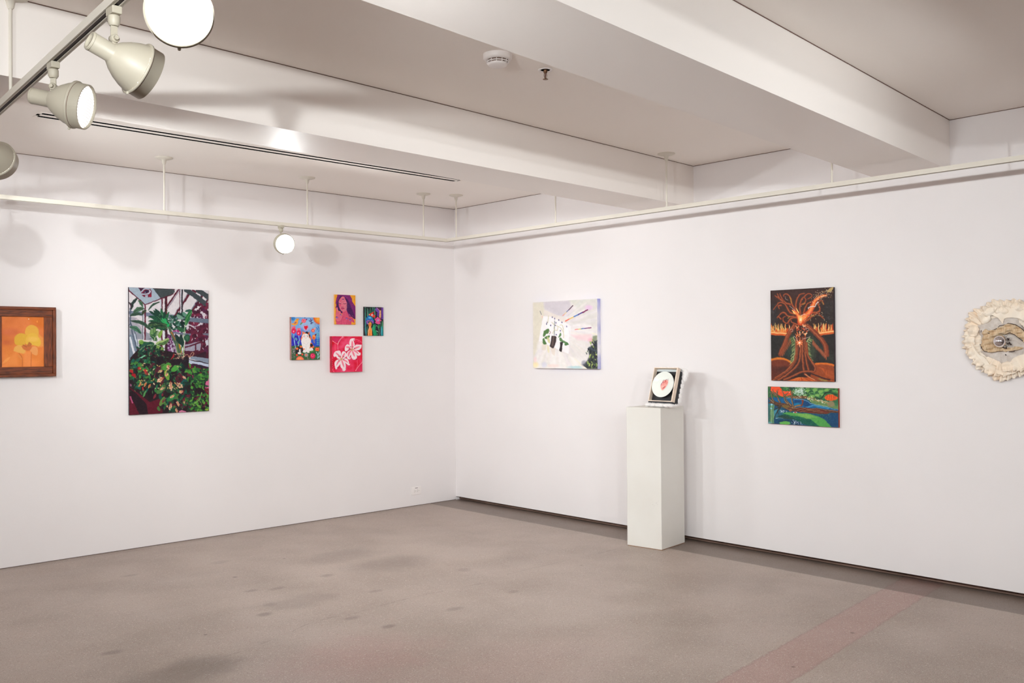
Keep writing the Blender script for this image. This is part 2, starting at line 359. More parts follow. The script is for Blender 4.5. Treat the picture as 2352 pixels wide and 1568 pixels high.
    # second plant, light edged leaves
    for l in ((600, 1060, 640, 1260, 110, (96, 140, 84)), (640, 1010, 720, 1200, 90, (84, 126, 70)), (740, 1090, 640, 1320, 80, (44, 84, 54)), (830, 1080, 780, 1260, 90, (116, 160, 60)), (700, 1330, 560, 1200, 90, (40, 84, 52)),
              (300, 1380, 640, 1400, 150, (46, 104, 52)), (690, 1400, 990, 1280, 130, (166, 188, 120)), (720, 1420, 990, 1300, 70, (56, 96, 48)), (640, 1430, 300, 1560, 150, (36, 82, 66)), (690, 1450, 880, 1520, 90, (112, 150, 62)),
              (640, 1440, 540, 1700, 130, (30, 74, 54)), (560, 1480, 330, 1660, 120, (24, 66, 60)), (700, 1500, 760, 1720, 110, (28, 66, 48))): A.L(*l, .12, (150, 180, 110))
    A.S([(740, 1090), (640, 1320)], 12, (190, 206, 160)); A.E(345, 1360, 60, 50, (110, 160, 60), .8)
    for i in range(60):
        x, y = r.uniform(280, 860), r.uniform(1450, 1800); A.L(x, y, x + r.uniform(-80, 80), y + r.uniform(-60, 90), r.uniform(26, 54), r.choice([(22, 58, 46), (30, 74, 56), (18, 40, 36), (80, 34, 48), (44, 84, 52)]), .1)
    A.L(270, 1790, 450, 1670, 34, (120, 190, 150))
    # pots
    A.G([(400, 1760), (860, 1700), (860, 1860), (600, 2000), (400, 1960)], (30, 20, 28)); A.G([(1110, 1740), (1480, 1760), (1420, 2180), (1180, 2150), (1050, 1900)], (36, 24, 34))
    A.G([(490, 2480), (720, 2400), (700, 2740), (520, 2700)], (30, 18, 26)); A.G([(1700, 2400), (1900, 2360), (1850, 2620), (1740, 2600)], (32, 16, 26))
    for p in ([(1350, 1690), (1440, 1650), (1480, 1720)], [(1480, 1720), (1560, 1600), (1600, 1620), (1560, 1690), (1480, 1720)]): A.S(p, 14, (196, 150, 120))
    for i in range(40):
        x, y = r.uniform(1150, 1370), r.uniform(1620, 1760); A.L(x, y, x + r.uniform(-40, 40), y + r.uniform(-26, 30), 18, r.choice([(236, 200, 170), (214, 176, 150), (150, 96, 90)]))
    A.G([(1040, 1780), (1120, 1620), (1130, 1700), (1060, 1780)], (168, 34, 42))
    # coleus and begonia carpet
    greens = [(34, 88, 58), (46, 116, 58), (28, 62, 46), (62, 134, 62), (24, 92, 76), (70, 126, 56)]
    for i in range(110):
        x, y = r.uniform(90, 700), r.uniform(1750, 2500)
        if y > 2350 and x < 150: continue
        a = r.uniform(0, 6.3); d = r.uniform(60, 130); A.L(x, y, x + math.cos(a) * d, y + math.sin(a) * d, r.uniform(40, 76), r.choice(greens + [(30, 40, 36)] * 3), .1)
    for x, y in ((300, 1990), (430, 2050), (120, 2060), (180, 2160), (460, 2110)): A.G([(x - 40, y - 20), (x + 30, y - 40), (x + 46, y + 40), (x - 20, y + 20)], (176, 36, 42), curve=True)
    A.G([(150, 2110), (200, 2120), (245, 2240), (130, 2160)], (170, 26, 36))
    for i in range(130):
        x, y = r.uniform(640, 1450), r.uniform(1860, 3000)
        if x < 740 and y > 2600 or x > 1380 and y < 2150 or (y > 2900 and x > 1260): continue
        a = r.uniform(.6, 2.6); d = r.uniform(90, 190); A.L(x, y, x + math.cos(a) * d, y + math.sin(a) * d, r.uniform(50, 96), r.choice([(28, 70, 50), (34, 98, 58), (22, 44, 38), (40, 60, 44), (18, 80, 62), (70, 116, 56), (84, 30, 44), (34, 26, 34), (34, 26, 34)]), .1)
    A.L(880, 2010, 1020, 1880, 150, (78, 150, 60)); A.L(1050, 2050, 1240, 1930, 120, (74, 158, 62)); A.L(910, 2060, 990, 2260, 110, (110, 160, 60))
    A.L(950, 2290, 1050, 2570, 170, (36, 62, 48)); A.L(720, 2590, 920, 2400, 120, (74, 118, 62)); A.L(960, 2770, 1170, 2600, 130, (46, 124, 68)); A.L(790, 2880, 900, 2680, 100, (104, 140, 64)); A.L(1300, 2380, 1440, 2240, 120, (26, 84, 78))
    def coleus(x, y, a, d, w):
        c, n = math.cos(a), math.sin(a)
        for t in (.15, .3, .45, .6, .75, .9):
            for s_ in (-1, 1):
                bx, by = x + c * d * t, y + n * d * t; k = w * math.sin(PI * min(t + .1, .95)) * r.uniform(.45, .85)
                A.L(bx, by, bx + c * k * .8 - n * s_ * k, by + n * k * .8 + c * s_ * k, d * .10 + 6, r.choice([(246, 206, 170), (240, 190, 150), (228, 176, 120)]), 0)
        A.S([(x, y), (x + c * d * .85, y + n * d * .85)], (w * .26, 5), (168, 40, 46))
    for x, y, a, d, w in ((880, 2200, 2.5, 200, 70), (1040, 2290, 1.5, 240, 66), (1150, 2340, .5, 220, 76), (900, 2430, 2.5, 130, 44), (1310, 2540, 2.4, 60, 46), (1350, 2520, 2.6, 110, 60), (1150, 2620, 2.6, 150, 52), (1060, 2810, 1.8, 180, 60), (1190, 2760, 1.2, 150, 50),
                          (1170, 2930, 1.3, 120, 44), (1330, 2800, .2, 110, 44), (990, 1900, 1.7, 140, 52), (960, 2080, 1.9, 110, 44), (860, 2030, 2.7, 140, 40), (1310, 2170, .6, 130, 44), (1180, 1950, -.2, 50, 22), (940, 2890, .2, 40, 30)): coleus(x, y, a, d, w)
    for i in range(34):
        x, y = r.uniform(280, 1260), r.uniform(1850, 2500); a = r.uniform(0, 6.3); A.L(x, y, x + math.cos(a) * 50, y + math.sin(a) * 50, 20, r.choice([(226, 190, 110), (244, 210, 170), (210, 190, 90)]))
    for x, y in ((330, 2380), (445, 2380), (545, 2420)): A.L(x - 30, y + 50, x + 30, y - 50, 44, (214, 150, 90)); A.L(x - 10, y + 30, x + 20, y - 30, 16, (190, 50, 50))
    A.L(390, 2430, 400, 2530, 34, (190, 40, 48)); A.L(400, 2680, 470, 2520, 44, (84, 150, 84)); A.L(330, 2540, 370, 2630, 36, (60, 110, 60)); A.L(700, 2480, 720, 2380, 50, (34, 110, 70))
    for x, y, X2, Y2 in ((640, 2720, 700, 2600), (840, 2650, 860, 2590), (850, 2800, 910, 2700)): A.L(x, y, X2, Y2, 50, (126, 40, 54))
    # right greens
    for i in range(120):
        x, y = r.uniform(1450, 1960), r.uniform(1980, 2440); a = r.uniform(0, 6.3); d = r.uniform(70, 150)
        if x > 1880 and y > 2200: continue
        A.L(x, y, x + math.cos(a) * d, y + math.sin(a) * d, r.uniform(36, 66), r.choice([(44, 104, 48), (62, 134, 52), (30, 72, 46), (88, 156, 60), (24, 52, 42), (28, 50, 40)]), .1)
    for i in range(110):
        x, y = r.uniform(1420, 1970), r.uniform(2580, 3000); a = r.uniform(0, 6.3); d = r.uniform(60, 130)
        A.L(x, y, x + math.cos(a) * d, y + math.sin(a) * d, r.uniform(36, 64), r.choice([(48, 106, 44), (74, 142, 50), (34, 74, 46), (96, 160, 60), (26, 50, 40), (92, 26, 48)]), .1)
    A.S([(1610, 2830), (1740, 2740), (1800, 2560)], 16, (136, 176, 84)); A.S([(1520, 2860), (1740, 2870)], 12, (130, 160, 84)); A.S([(1700, 2720), (1800, 2830), (1780, 2870)], 10, (150, 130, 84)); A.E(1930, 2970, 44, 26, (150, 178, 60)); A.E(1580, 2180, 18, 46, (150, 36, 90))
    for i in range(420):
        x, y = r.uniform(100, 1960), r.uniform(1700, 3000)
        if x < 850 and y > 2560 or x > 1450 and y < 1960: continue
        a = r.uniform(0, 6.3); d = r.uniform(30, 90); A.S([(x, y), (x + math.cos(a) * d, y + math.sin(a) * d)], r.uniform(8, 18), r.choice([(26, 30, 32), (40, 96, 62), (92, 150, 84), (24, 62, 54), (60, 22, 34), (120, 170, 100), (34, 22, 30)]), .75, prof='leaf')
    for i in range(150):
        x, y = r.uniform(500, 1420), r.uniform(600, 1560)
        if x > 950 and x < 1100 and y > 1100: continue
        j = A.win(x, y, x, y); a = r.uniform(0, 6.3); d = r.uniform(40, 110)
        if ((x - 850) / 380) ** 2 + ((y - 850) / 260) ** 2 < 1 or ((x - 620) / 300) ** 2 + ((y - 1400) / 170) ** 2 < 1: A.S([(x, y), (x + math.cos(a) * d, y + math.sin(a) * d)], r.uniform(8, 16), r.choice([(20, 50, 42), (110, 160, 110), (60, 120, 74), (30, 80, 56), (18, 36, 34)]), .7, prof='leaf')
    A.noise(60, 10); A.noise(150, 8); A.warp(34, 1.1); A.C *= .93; A.grain(2)
    return A

def art_cat():
    A = Art(150, 220, [(112, 82), (1058, 97), (1052, 1478), (108, 1495)], (120, 168, 222), 5); r = A.r
    A.G([(100, 560), (450, 480), (760, 700), (1080, 700), (1080, 1100), (100, 1100)], (84, 130, 214), soft=160)
    A.G([(100, 680), (430, 700), (430, 1050), (100, 1050)], (46, 40, 176), soft=60); A.G([(760, 830), (1080, 760), (1080, 1070), (800, 1050)], (40, 74, 196), soft=60)
    A.E(660, 330, 260, 160, (160, 196, 228), .8, soft=100); A.E(160, 130, 80, 70, (40, 120, 190), .8, soft=30)
    A.G([(100, 1040), (430, 990), (700, 1070), (1080, 1040), (1080, 1510), (100, 1510)], (58, 96, 60), soft=20)
    for i in range(150):
        x, y = r.uniform(110, 1050), r.uniform(1040, 1490); A.S([(x, y), (x + r.uniform(-22, 22), y - r.uniform(20, 50))], 9, r.choice([(40, 84, 48), (84, 140, 70), (50, 110, 56), (116, 130, 96), (30, 62, 46)]))
    for i in range(40): A.E(120 + r.random() * 110, 1100 + r.random() * 330, 10, 10, (178, 140, 176), .8)
    for i in range(50): A.E(r.uniform(130, 1040), r.uniform(110, 1000), 6, 7, r.choice([(40, 70, 140), (190, 200, 240), (60, 60, 170)]), .8)
    # sun
    for k in range(12):
        a = PI * .48 + k * PI * .56 / 11; c, n = math.cos(a), math.sin(a)
        A.G([(1060 + c * 150 - n * 34, 105 + n * 150 + c * 34), (1060 + c * 150 + n * 34, 105 + n * 150 - c * 34), (1060 + c * 235, 105 + n * 235)], (240, 100, 44))
    A.E(1060, 105, 170, 170, (246, 150, 44)); A.E(1000, 160, 50, 60, (250, 170, 60), soft=20)
    for a, b in (((930, 290), (880, 310)), ((935, 335), (900, 330))): A.S([a, b], 8, (170, 90, 110))
    # bird
    A.G([(115, 285), (170, 290), (250, 190), (270, 145), (320, 125), (375, 145), (335, 200), (325, 290), (270, 350), (215, 365), (130, 340)], (246, 160, 50), curve=False)
    A.G([(190, 295), (270, 235), (285, 255), (240, 300)], (130, 60, 130)); A.E(303, 165, 8, 8, (60, 50, 70)); A.G([(345, 135), (378, 145), (345, 165)], (226, 70, 60)); A.E(135, 130, 24, 26, (30, 110, 190))
    # roses in the air
    A.L(395, 335, 480, 255, 46, (120, 140, 84)); A.L(580, 190, 640, 135, 40, (120, 50, 110)); A.E(520, 205, 78, 72, (238, 100, 120)); A.E(520, 205, 50, 46, (246, 130, 140)); A.E(518, 205, 24, 22, (226, 80, 100))
    for p in ([(745, 140), (790, 300)],): A.S(p, 26, (108, 60, 130))
    for l in ((750, 230, 700, 190), (750, 240, 810, 160), (770, 270, 750, 310), (790, 250, 840, 270)): A.L(*l, 34, (66, 90, 130))
    # heart
    A.E(592, 440, 100, 110, (206, 178, 220), .7, soft=30)
    A.G([(592, 515), (530, 430), (528, 385), (560, 362), (592, 385), (625, 362), (658, 385), (655, 430)], (228, 14, 44))
    for k in range(22):
        a = k * 2 * PI / 22; A.S([(592 + math.cos(a) * 92, 430 + math.sin(a) * 98), (592 + math.cos(a) * 110, 430 + math.sin(a) * 118)], 7, (190, 110, 160))
    # right flowers
    A.E(830, 525, 62, 62, (240, 96, 90)); A.E(830, 530, 24, 24, (252, 170, 130)); A.E(890, 460, 36, 34, (236, 160, 150)); A.E(560, 108, 12, 14, (30, 50, 110))
    for p in ([(940, 430), (985, 460), (970, 505)], [(1000, 390), (1035, 470), (1020, 560)]): A.S(p, 20, (34, 104, 184))
    A.L(850, 830, 880, 940, 60, (130, 120, 150)); A.L(880, 710, 935, 635, 46, (120, 44, 60)); A.E(855, 740, 58, 82, (248, 130, 50)); A.E(850, 770, 30, 40, (236, 90, 40)); A.E(862, 700, 26, 26, (252, 180, 90))
    for y in range(600, 1000, 60): A.L(990, y + 30, 945, y, 26, (90, 176, 170)); A.L(990, y + 30, 1035, y, 26, (80, 164, 170))
    A.S([(985, 590), (990, 980)], 8, (110, 190, 190))
    # tulips
    for x, y in ((190, 530), (355, 590)):
        A.G([(x - 72, y - 40), (x - 60, y - 140), (x + 50, y - 150), (x + 66, y - 40)], (242, 120, 140)); A.E(x, y + 10, 76, 90, (226, 34, 84)); A.G([(x - 72, y), (x, y + 130), (x + 70, y)], (226, 40, 90)); A.E(x - 10, y + 20, 22, 30, (250, 150, 170))
        for k in (-26, 10, 40): A.S([(x + k, y - 130), (x + k, y - 50)], 10, (226, 60, 90))
        A.S([(x, y + 110), (x + 10, y + 300), (x - 60 if x > 300 else x + 50, y + 560)], 26, (146, 190, 226))
    for l in ((200, 780, 140, 690), (290, 860, 250, 760), (305, 950, 370, 860)): A.L(*l, 54, (150, 206, 216)); A.L(*l, 26, (40, 130, 130))
    # cat
    W = (240, 232, 228); O = (238, 112, 60); K = (40, 30, 40)
    A.G([(470, 535), (530, 580), (680, 590), (718, 540), (715, 640), (780, 800), (740, 900), (430, 880), (410, 800), (470, 650)], O, curve=False)
    A.E(625, 600, 50, 40, K); A.E(705, 700, 26, 50, K); A.G([(700, 930), (780, 920), (860, 1050), (850, 1170), (720, 1120)], O); A.E(765, 1010, 60, 50, K); A.E(835, 1130, 22, 40, K)
    A.E(580, 730, 118, 110, W); A.E(590, 880, 160, 170, W); A.E(590, 1000, 140, 170, W); A.E(540, 1190, 70, 66, W); A.E(660, 1180, 60, 80, W); A.E(760, 1150, 70, 60, W)
    A.S([(590, 1030), (592, 1170)], 7, (190, 184, 190)); A.S([(470, 930), (560, 950), (600, 1000), (640, 950), (700, 920)], 6, (206, 200, 204))
    for x in (540, 642): A.S([(x - 26, 682), (x, 674), (x + 22, 684)], 9, (130, 140, 130)); A.E(x - 14 if x < 600 else x + 10, 722, 17, 15, (214, 60, 84), soft=8)
    A.S([(592, 690), (590, 735)], 6, (180, 170, 170)); A.S([(560, 770), (592, 780), (625, 768)], 6, (190, 170, 176)); A.G([(480, 560), (510, 600), (490, 612)], (250, 180, 160))
    # dog and flowers below
    A.E(370, 1150, 130, 110, K); A.E(300, 1230, 60, 66, K); A.E(290, 1120, 46, 40, O); A.E(425, 1060, 50, 30, O); A.G([(480, 1110), (560, 1120), (555, 1150), (480, 1150)], O)
    A.E(385, 1180, 36, 54, W); A.E(370, 1270, 62, 36, W); A.E(425, 1165, 26, 30, (30, 26, 40)); A.E(432, 1160, 8, 10, W)
    A.E(285, 1330, 34, 36, (226, 60, 50)); A.E(465, 1310, 32, 32, (232, 80, 60)); A.E(597, 1330, 66, 66, (150, 160, 160), .9); A.E(597, 1330, 32, 32, (238, 130, 100)); A.S([(620, 1380), (660, 1480)], 12, (176, 150, 140))
    A.E(385, 1490, 134, 124, (190, 110, 90)); A.E(385, 1495, 122, 112, (250, 120, 84)); A.E(385, 1500, 90, 70, (250, 150, 90))
    A.E(812, 1360, 88, 90, (216, 30, 84)); A.E(805, 1350, 56, 50, (238, 80, 120)); A.E(812, 1340, 26, 22, (206, 30, 80)); A.G([(910, 1090), (1030, 1080), (1025, 1205), (900, 1190)], (244, 110, 60)); A.E(965, 1145, 26, 26, (226, 70, 50))
    for p in ([(930, 1230), (990, 1330), (980, 1450)], [(1030, 1230), (1000, 1330)], [(1050, 1350), (985, 1440)]): A.S(p, 22, (156, 206, 206))
    A.G([(700, 1200), (900, 1150), (900, 1200), (720, 1260)], (70, 150, 60), .6, soft=12); A.S([(880, 1200), (900, 1020)], 14, (50, 120, 60)); A.E(940, 1380, 26, 60, (40, 130, 80), .8)
    A.noise(40, 12); A.warp(24, .8); A.grain(2)
    return A

def art_woman():
    A = Art(110, 160, [(120, 85), (1050, 120), (1048, 1478), (118, 1460)], (242, 164, 40), 7)
    P = (226, 104, 130); P2 = (222, 82, 118); D = (72, 20, 84); V = (128, 32, 112)
    A.G([(235, 80), (180, 300), (150, 480), (190, 570), (140, 680), (180, 760), (430, 960), (660, 880), (760, 1120), (900, 1120), (1000, 1230), (1050, 1220), (1050, 650), (980, 520), (900, 400), (880, 260), (800, 110)], V, curve=False)
    A.G([(330, 150), (540, 170), (700, 350), (830, 620), (960, 960), (1040, 1210), (960, 1200), (780, 1000), (660, 860), (640, 400)], D, soft=30)
    A.G([(480, 150), (330, 180), (240, 400), (190, 640), (260, 800), (430, 960), (460, 880), (320, 720), (280, 480), (330, 320)], D)
    # neck and shoulders
    A.G([(460, 880), (650, 800), (720, 1020), (760, 1130), (900, 1130), (990, 1290), (990, 1400), (860, 1340), (860, 1478), (180, 1478), (150, 1260), (150, 900), (260, 960), (430, 1060)], P2)
    A.G([(145, 1150), (180, 700), (215, 670), (250, 900), (330, 840), (400, 940), (430, 1070), (420, 1200), (330, 1330), (200, 1350)], P, curve=False)
    A.G([(190, 700), (215, 670), (240, 700), (250, 930), (185, 940)], (238, 120, 140))
    for p in ([(520, 1080), (440, 1160), (400, 1300), (380, 1470)], [(690, 1200), (660, 1350), (620, 1470)], [(160, 1300), (230, 1350), (340, 1320)], [(170, 940), (175, 760)], [(250, 960), (250, 860)], [(400, 950), (350, 850)], [(720, 1200), (860, 1180), (980, 1400)]): A.S(p, 16, (186, 44, 92))
    for x in (700, 740, 780, 820): A.S([(x, 1340), (x - 4, 1470)], 12, (190, 60, 92))
    A.G([(880, 1370), (960, 1420), (1045, 1280), (1045, 1478), (870, 1478)], (240, 160, 36))
    # face
    A.G([(540, 180), (460, 175), (350, 270), (290, 400), (285, 560), (330, 720), (400, 830), (460, 875), (560, 860), (640, 780), (655, 500), (600, 340)], (224, 116, 136), curve=True)
    A.G([(655, 480), (640, 790), (560, 850), (600, 560)], (204, 120, 136), .9, soft=40); A.E(340, 560, 46, 90, (222, 70, 112), .7, soft=40); A.E(370, 380, 60, 40, (222, 80, 116), .6, soft=30)
    A.S([(290, 470), (340, 505), (390, 508)], 18, (70, 20, 60)); A.S([(500, 505), (560, 520), (625, 500)], 18, (90, 30, 70)); A.S([(290, 450), (350, 468)], 14, (236, 160, 180)); A.S([(530, 468), (610, 460)], 14, (236, 160, 170))
    A.S([(400, 650), (440, 655), (490, 630)], 16, (150, 40, 84)); A.E(440, 610, 40, 40, (232, 120, 140)); A.S([(400, 710), (470, 700), (540, 715)], 18, (150, 30, 90)); A.E(460, 745, 66, 34, (200, 66, 110))
    A.E(480, 310, 50, 34, (190, 70, 130)); A.E(482, 308, 22, 20, (70, 30, 90)); A.E(483, 335, 34, 10, (214, 160, 190))
    for x, y, s_ in ((195, 1145, 1.2), (800, 1265, 1.1), (640, 1190, 1), (380, 1020, .8)):
        A.E(x, y, 52 * s_, 34 * s_, (110, 44, 140), rot=.2); A.E(x, y + 8, 34 * s_, 20 * s_, (206, 160, 220)); A.E(x, y - 10, 18 * s_, 14 * s_, (60, 30, 90))
    r = A.r
    for i in range(22): A.E(r.uniform(560, 1000), r.uniform(130, 700), 8, 8, (190, 110, 190), .7)
    A.S([(740, 1000), (800, 1050)], 16, (214, 130, 150)); A.S([(900, 1060), (950, 1090)], 14, (190, 110, 150))
    A.noise(26, 14); A.warp(12, .8); A.grain(2)
    return A

def art_mushroom():
    A = Art(110, 165, [(150, 75), (1052, 115), (1045, 1488), (145, 1475)], (26, 28, 34), 9); r = A.r
    for i in range(60):
        x = r.uniform(150, 1040); y = r.uniform(200, 1480); h = r.uniform(150, 600)
        if 640 < x < 1000 and y < 700: continue
        A.L(x, y, x + r.uniform(-30, 40), y - h, r.uniform(16, 46), r.choice([(36, 104, 78), (60, 140, 110), (24, 70, 60), (30, 90, 90), (90, 150, 130), (18, 50, 46)]), .03)
    A.L(200, 1480, 190, 150, 60, (66, 136, 122)); A.L(310, 900, 300, 120, 60, (78, 140, 116)); A.L(430, 700, 430, 90, 90, (44, 100, 76)); A.L(640, 680, 650, 280, 50, (110, 150, 136)); A.L(230, 1500, 180, 900, 80, (60, 134, 140)); A.L(1000, 1490, 1000, 760, 70, (70, 150, 100))
    A.G([(560, 1480), (520, 1100), (600, 900), (660, 1180), (720, 1290), (700, 1488)], (12, 148, 96), curve=False); A.L(570, 1300, 580, 940, 60, (40, 168, 110)); A.L(640, 1250, 650, 900, 60, (30, 150, 100)); A.G([(920, 1490), (940, 1050), (1000, 1020), (1040, 1490)], (22, 140, 148))
    A.L(930, 1480, 950, 1060, 40, (90, 180, 190)); A.S([(840, 1480), (830, 1180), (740, 990), (690, 1030)], 30, (110, 140, 116)); A.L(830, 1150, 830, 930, 70, (50, 140, 80)); A.L(700, 1230, 800, 1310, 34, (150, 190, 160)); A.L(730, 1480, 760, 1350, 60, (60, 130, 96))
    # butterfly wings and body
    A.G([(660, 200), (720, 130), (790, 150), (860, 260), (850, 400), (760, 350), (680, 280)], (118, 66, 170), curve=True); A.G([(740, 380), (850, 400), (830, 560), (740, 540)], (96, 50, 150)); A.G([(960, 130), (1050, 130), (1050, 680), (960, 690), (960, 400)], (110, 60, 160)); A.G([(1000, 450), (1050, 430), (1050, 650), (1000, 680)], (84, 40, 140)); A.E(690, 200, 36, 50, (110, 110, 170), .8); A.G([(820, 130), (960, 130), (940, 250), (880, 260)], (80, 30, 70))
    A.G([(870, 270), (940, 260), (945, 470), (930, 610), (845, 605), (860, 440)], (240, 178, 130)); A.S([(880, 270), (760, 150)], 22, (236, 130, 150)); A.S([(890, 590), (890, 500)], 8, (180, 120, 80))
    # red flower
    A.G([(360, 420), (440, 400), (590, 310), (610, 360), (600, 460), (660, 500), (650, 580), (590, 620), (480, 540), (370, 480)], (228, 60, 40), curve=True); A.G([(585, 330), (620, 350), (600, 460), (560, 440)], (70, 14, 24)); A.E(380, 455, 24, 30, (250, 170, 150)); A.E(520, 480, 44, 46, (236, 230, 240)); A.E(542, 485, 18, 18, (24, 20, 60)); A.E(600, 620, 30, 30, (100, 16, 30))
    # pink flower
    A.G([(780, 560), (850, 640), (930, 610), (910, 700), (970, 770), (880, 790), (900, 910), (760, 910), (650, 850), (690, 780), (630, 700), (690, 640)], (232, 84, 148), curve=True)
    for a, b in (((760, 640), (790, 700)), ((680, 700), (760, 730)), ((720, 850), (790, 780)), ((870, 880), (830, 790))): A.S([a, b], 16, (190, 30, 110))
    A.E(795, 735, 48, 44, (220, 220, 240)); A.E(792, 730, 24, 26, (40, 40, 110))
    # mushroom
    A.G([(200, 740), (240, 620), (330, 510), (430, 530), (540, 640), (600, 800), (570, 900), (540, 880), (420, 720), (240, 760), (250, 900), (290, 960), (220, 880)], (22, 120, 190), curve=True)
    A.E(400, 610, 80, 44, (110, 190, 232), .9, soft=26); A.G([(240, 640), (300, 560), (330, 600), (270, 680)], (14, 92, 176)); A.S([(240, 640), (280, 650), (280, 690)], 16, (60, 180, 220))
    A.G([(220, 790), (310, 740), (440, 730), (560, 780), (590, 850), (540, 890), (470, 800), (400, 780), (330, 810), (300, 940), (250, 880)], (126, 62, 160), curve=True); A.S([(210, 760), (300, 720), (430, 705), (550, 760), (590, 840)], 18, (96, 60, 180)); A.S([(230, 790), (300, 750), (400, 740)], 12, (232, 210, 200)); A.S([(470, 750), (550, 790)], 12, (220, 190, 200))
    for i in range(14): A.E(r.uniform(260, 570), r.uniform(770, 870), 10, 8, (160, 110, 180), .8)
    A.G([(400, 790), (450, 860), (490, 850), (480, 1000), (450, 1060), (500, 1200), (510, 1480), (290, 1480), (310, 1250), (360, 1060), (330, 940), (350, 880)], (244, 142, 62), curve=False)
    A.S([(330, 1470), (350, 1200), (400, 1050)], 40, (240, 180, 130), soft=16); A.S([(385, 1470), (400, 1240)], 22, (204, 100, 30)); A.E(400, 960, 50, 26, (224, 110, 50)); A.S([(290, 860), (340, 910)], 20, (236, 180, 190)); A.S([(460, 1400), (440, 1130)], 16, (250, 166, 90))
    A.E(185, 112, 18, 12, (160, 170, 160)); A.noise(40, 14); A.warp(16, .8); A.grain(2)
    return A

def art_lily():
    A = Art(170, 190, [(215, 105), (1350, 130), (1350, 1455), (210, 1478)], (226, 34, 76), 11); r = A.r
    A.noise(5, 60, (.3, 1, 1)); A.noise(9, 50, (.3, 1, 1)); A.noise(16, 26, (.2, 1, 1))
    A.E(380, 230, 170, 120, (200, 40, 96), .6, soft=60); A.E(330, 560, 40, 200, (255, 90, 120), .5, soft=40); A.E(1220, 200, 130, 60, (220, 10, 50), .7, soft=50); A.E(800, 240, 90, 60, (240, 84, 124), .5, soft=50); A.G([(1100, 1440), (1350, 1110), (1350, 1455)], (214, 40, 84), .8, soft=20)
    def dots(pts, n, s_, c):
        p = A.spline(pts, 20); L = len(p) - 1
        for k in range(n): x, y = p[int(k * L / (n - 1))]; A.E(x, y, s_, s_, c, soft=8)
    dots([(240, 290), (320, 350), (420, 410)], 6, 13, (250, 190, 190)); dots([(610, 130), (520, 220), (450, 330), (425, 430), (430, 600)], 16, 13, (250, 170, 190)); dots([(640, 140), (480, 300), (430, 420)], 12, 8, (250, 200, 200))
    dots([(1110, 240), (1200, 260), (1330, 350)], 6, 11, (250, 150, 170)); dots([(1350, 1090), (1250, 1200), (1150, 1320), (1090, 1420)], 14, 12, (246, 190, 200)); dots([(1140, 1000), (1165, 1130), (1150, 1270), (1110, 1400)], 9, 10, (250, 140, 160))
    dots([(220, 1380), (260, 1440), (290, 1475)], 3, 16, (250, 130, 150)); dots([(230, 900), (220, 1150), (250, 1380)], 8, 12, (250, 90, 120)); dots([(320, 960), (260, 1090), (260, 1190), (300, 1340)], 6, 18, (176, 6, 44)); dots([(1080, 390), (1150, 360), (1220, 380), (1270, 410)], 4, 20, (176, 6, 50))
    for x, y in ((700, 710), (450, 1310), (1130, 1010), (1140, 940)): A.E(x, y, 18, 20, (170, 10, 50))
    W = (244, 222, 226); K = (246, 128, 150); G_ = (176, 150, 168)
    def petal(pts, mid, curl, w=56):
        A.G([(x + 6, y + 9) for x, y in pts], (150, 60, 90), .6, curve=True, soft=16); A.G(pts, W, curve=True)
        A.S(mid, (w * .4, w), K, .95, prof='leaf', soft=16)
        A.S(mid, 8, (226, 100, 120), .8)
        if curl: A.S(curl, (34, 22), W); A.S([(x + 8, y + 12) for x, y in curl[-2:]], 8, G_)
    petal([(555, 985), (420, 960), (350, 880), (270, 850), (275, 760), (340, 680), (480, 650), (530, 720), (545, 860)], [(540, 960), (450, 830), (340, 730)], [(270, 820), (290, 880), (325, 870)])
    petal([(555, 980), (545, 860), (570, 740), (620, 680), (690, 700), (740, 760), (760, 850), (680, 930)], [(570, 960), (620, 860), (690, 740)], None, 70)
    petal([(565, 985), (690, 950), (780, 980), (830, 1080), (840, 1160), (870, 1190), (800, 1200), (700, 1120), (640, 1060)], [(590, 990), (720, 1050), (790, 1110)], [(800, 1190), (850, 1200), (870, 1165)])
    petal([(540, 990), (400, 1000), (310, 1080), (300, 1200), (340, 1340), (400, 1290), (490, 1190), (530, 1090)], [(530, 1010), (430, 1090), (370, 1220)], [(330, 1290), (350, 1350), (385, 1330)])
    petal([(550, 990), (510, 1130), (520, 1270), (600, 1370), (640, 1430), (700, 1380), (715, 1200), (660, 1070)], [(560, 1010), (600, 1130), (650, 1290)], [(700, 1380), (640, 1425), (585, 1385)], 66)
    petal([(960, 640), (850, 600), (780, 660), (700, 680), (680, 580), (710, 480), (780, 420), (850, 450), (900, 540)], [(940, 620), (840, 540), (730, 520)], None, 76)
    petal([(965, 640), (890, 540), (855, 400), (880, 250), (950, 200), (1030, 210), (1020, 290), (1060, 420), (1050, 540)], [(965, 620), (970, 450), (965, 290)], [(960, 215), (1050, 215), (1050, 280)], 80)
    petal([(970, 640), (1050, 520), (1110, 440), (1210, 440), (1320, 450), (1310, 540), (1230, 640), (1100, 650)], [(1000, 630), (1110, 560), (1250, 510)], [(1280, 580), (1310, 520), (1318, 455)], 66)
    petal([(970, 640), (1090, 650), (1200, 700), (1280, 780), (1260, 830), (1180, 850), (1080, 790), (1010, 720)], [(1000, 650), (1110, 700), (1200, 790)], [(1180, 845), (1270, 820), (1275, 745)], 60)
    petal([(955, 645), (880, 650), (790, 700), (750, 800), (770, 940), (850, 990), (870, 880), (930, 780)], [(940, 660), (850, 740), (810, 880)], [(800, 960), (880, 970), (895, 920)], 76)
    petal([(960, 650), (920, 760), (920, 880), (980, 990), (1050, 1000), (1140, 940), (1130, 820), (1060, 720)], [(970, 670), (1010, 780), (1050, 880)], [(1070, 985), (1000, 975), (985, 935)], 76)
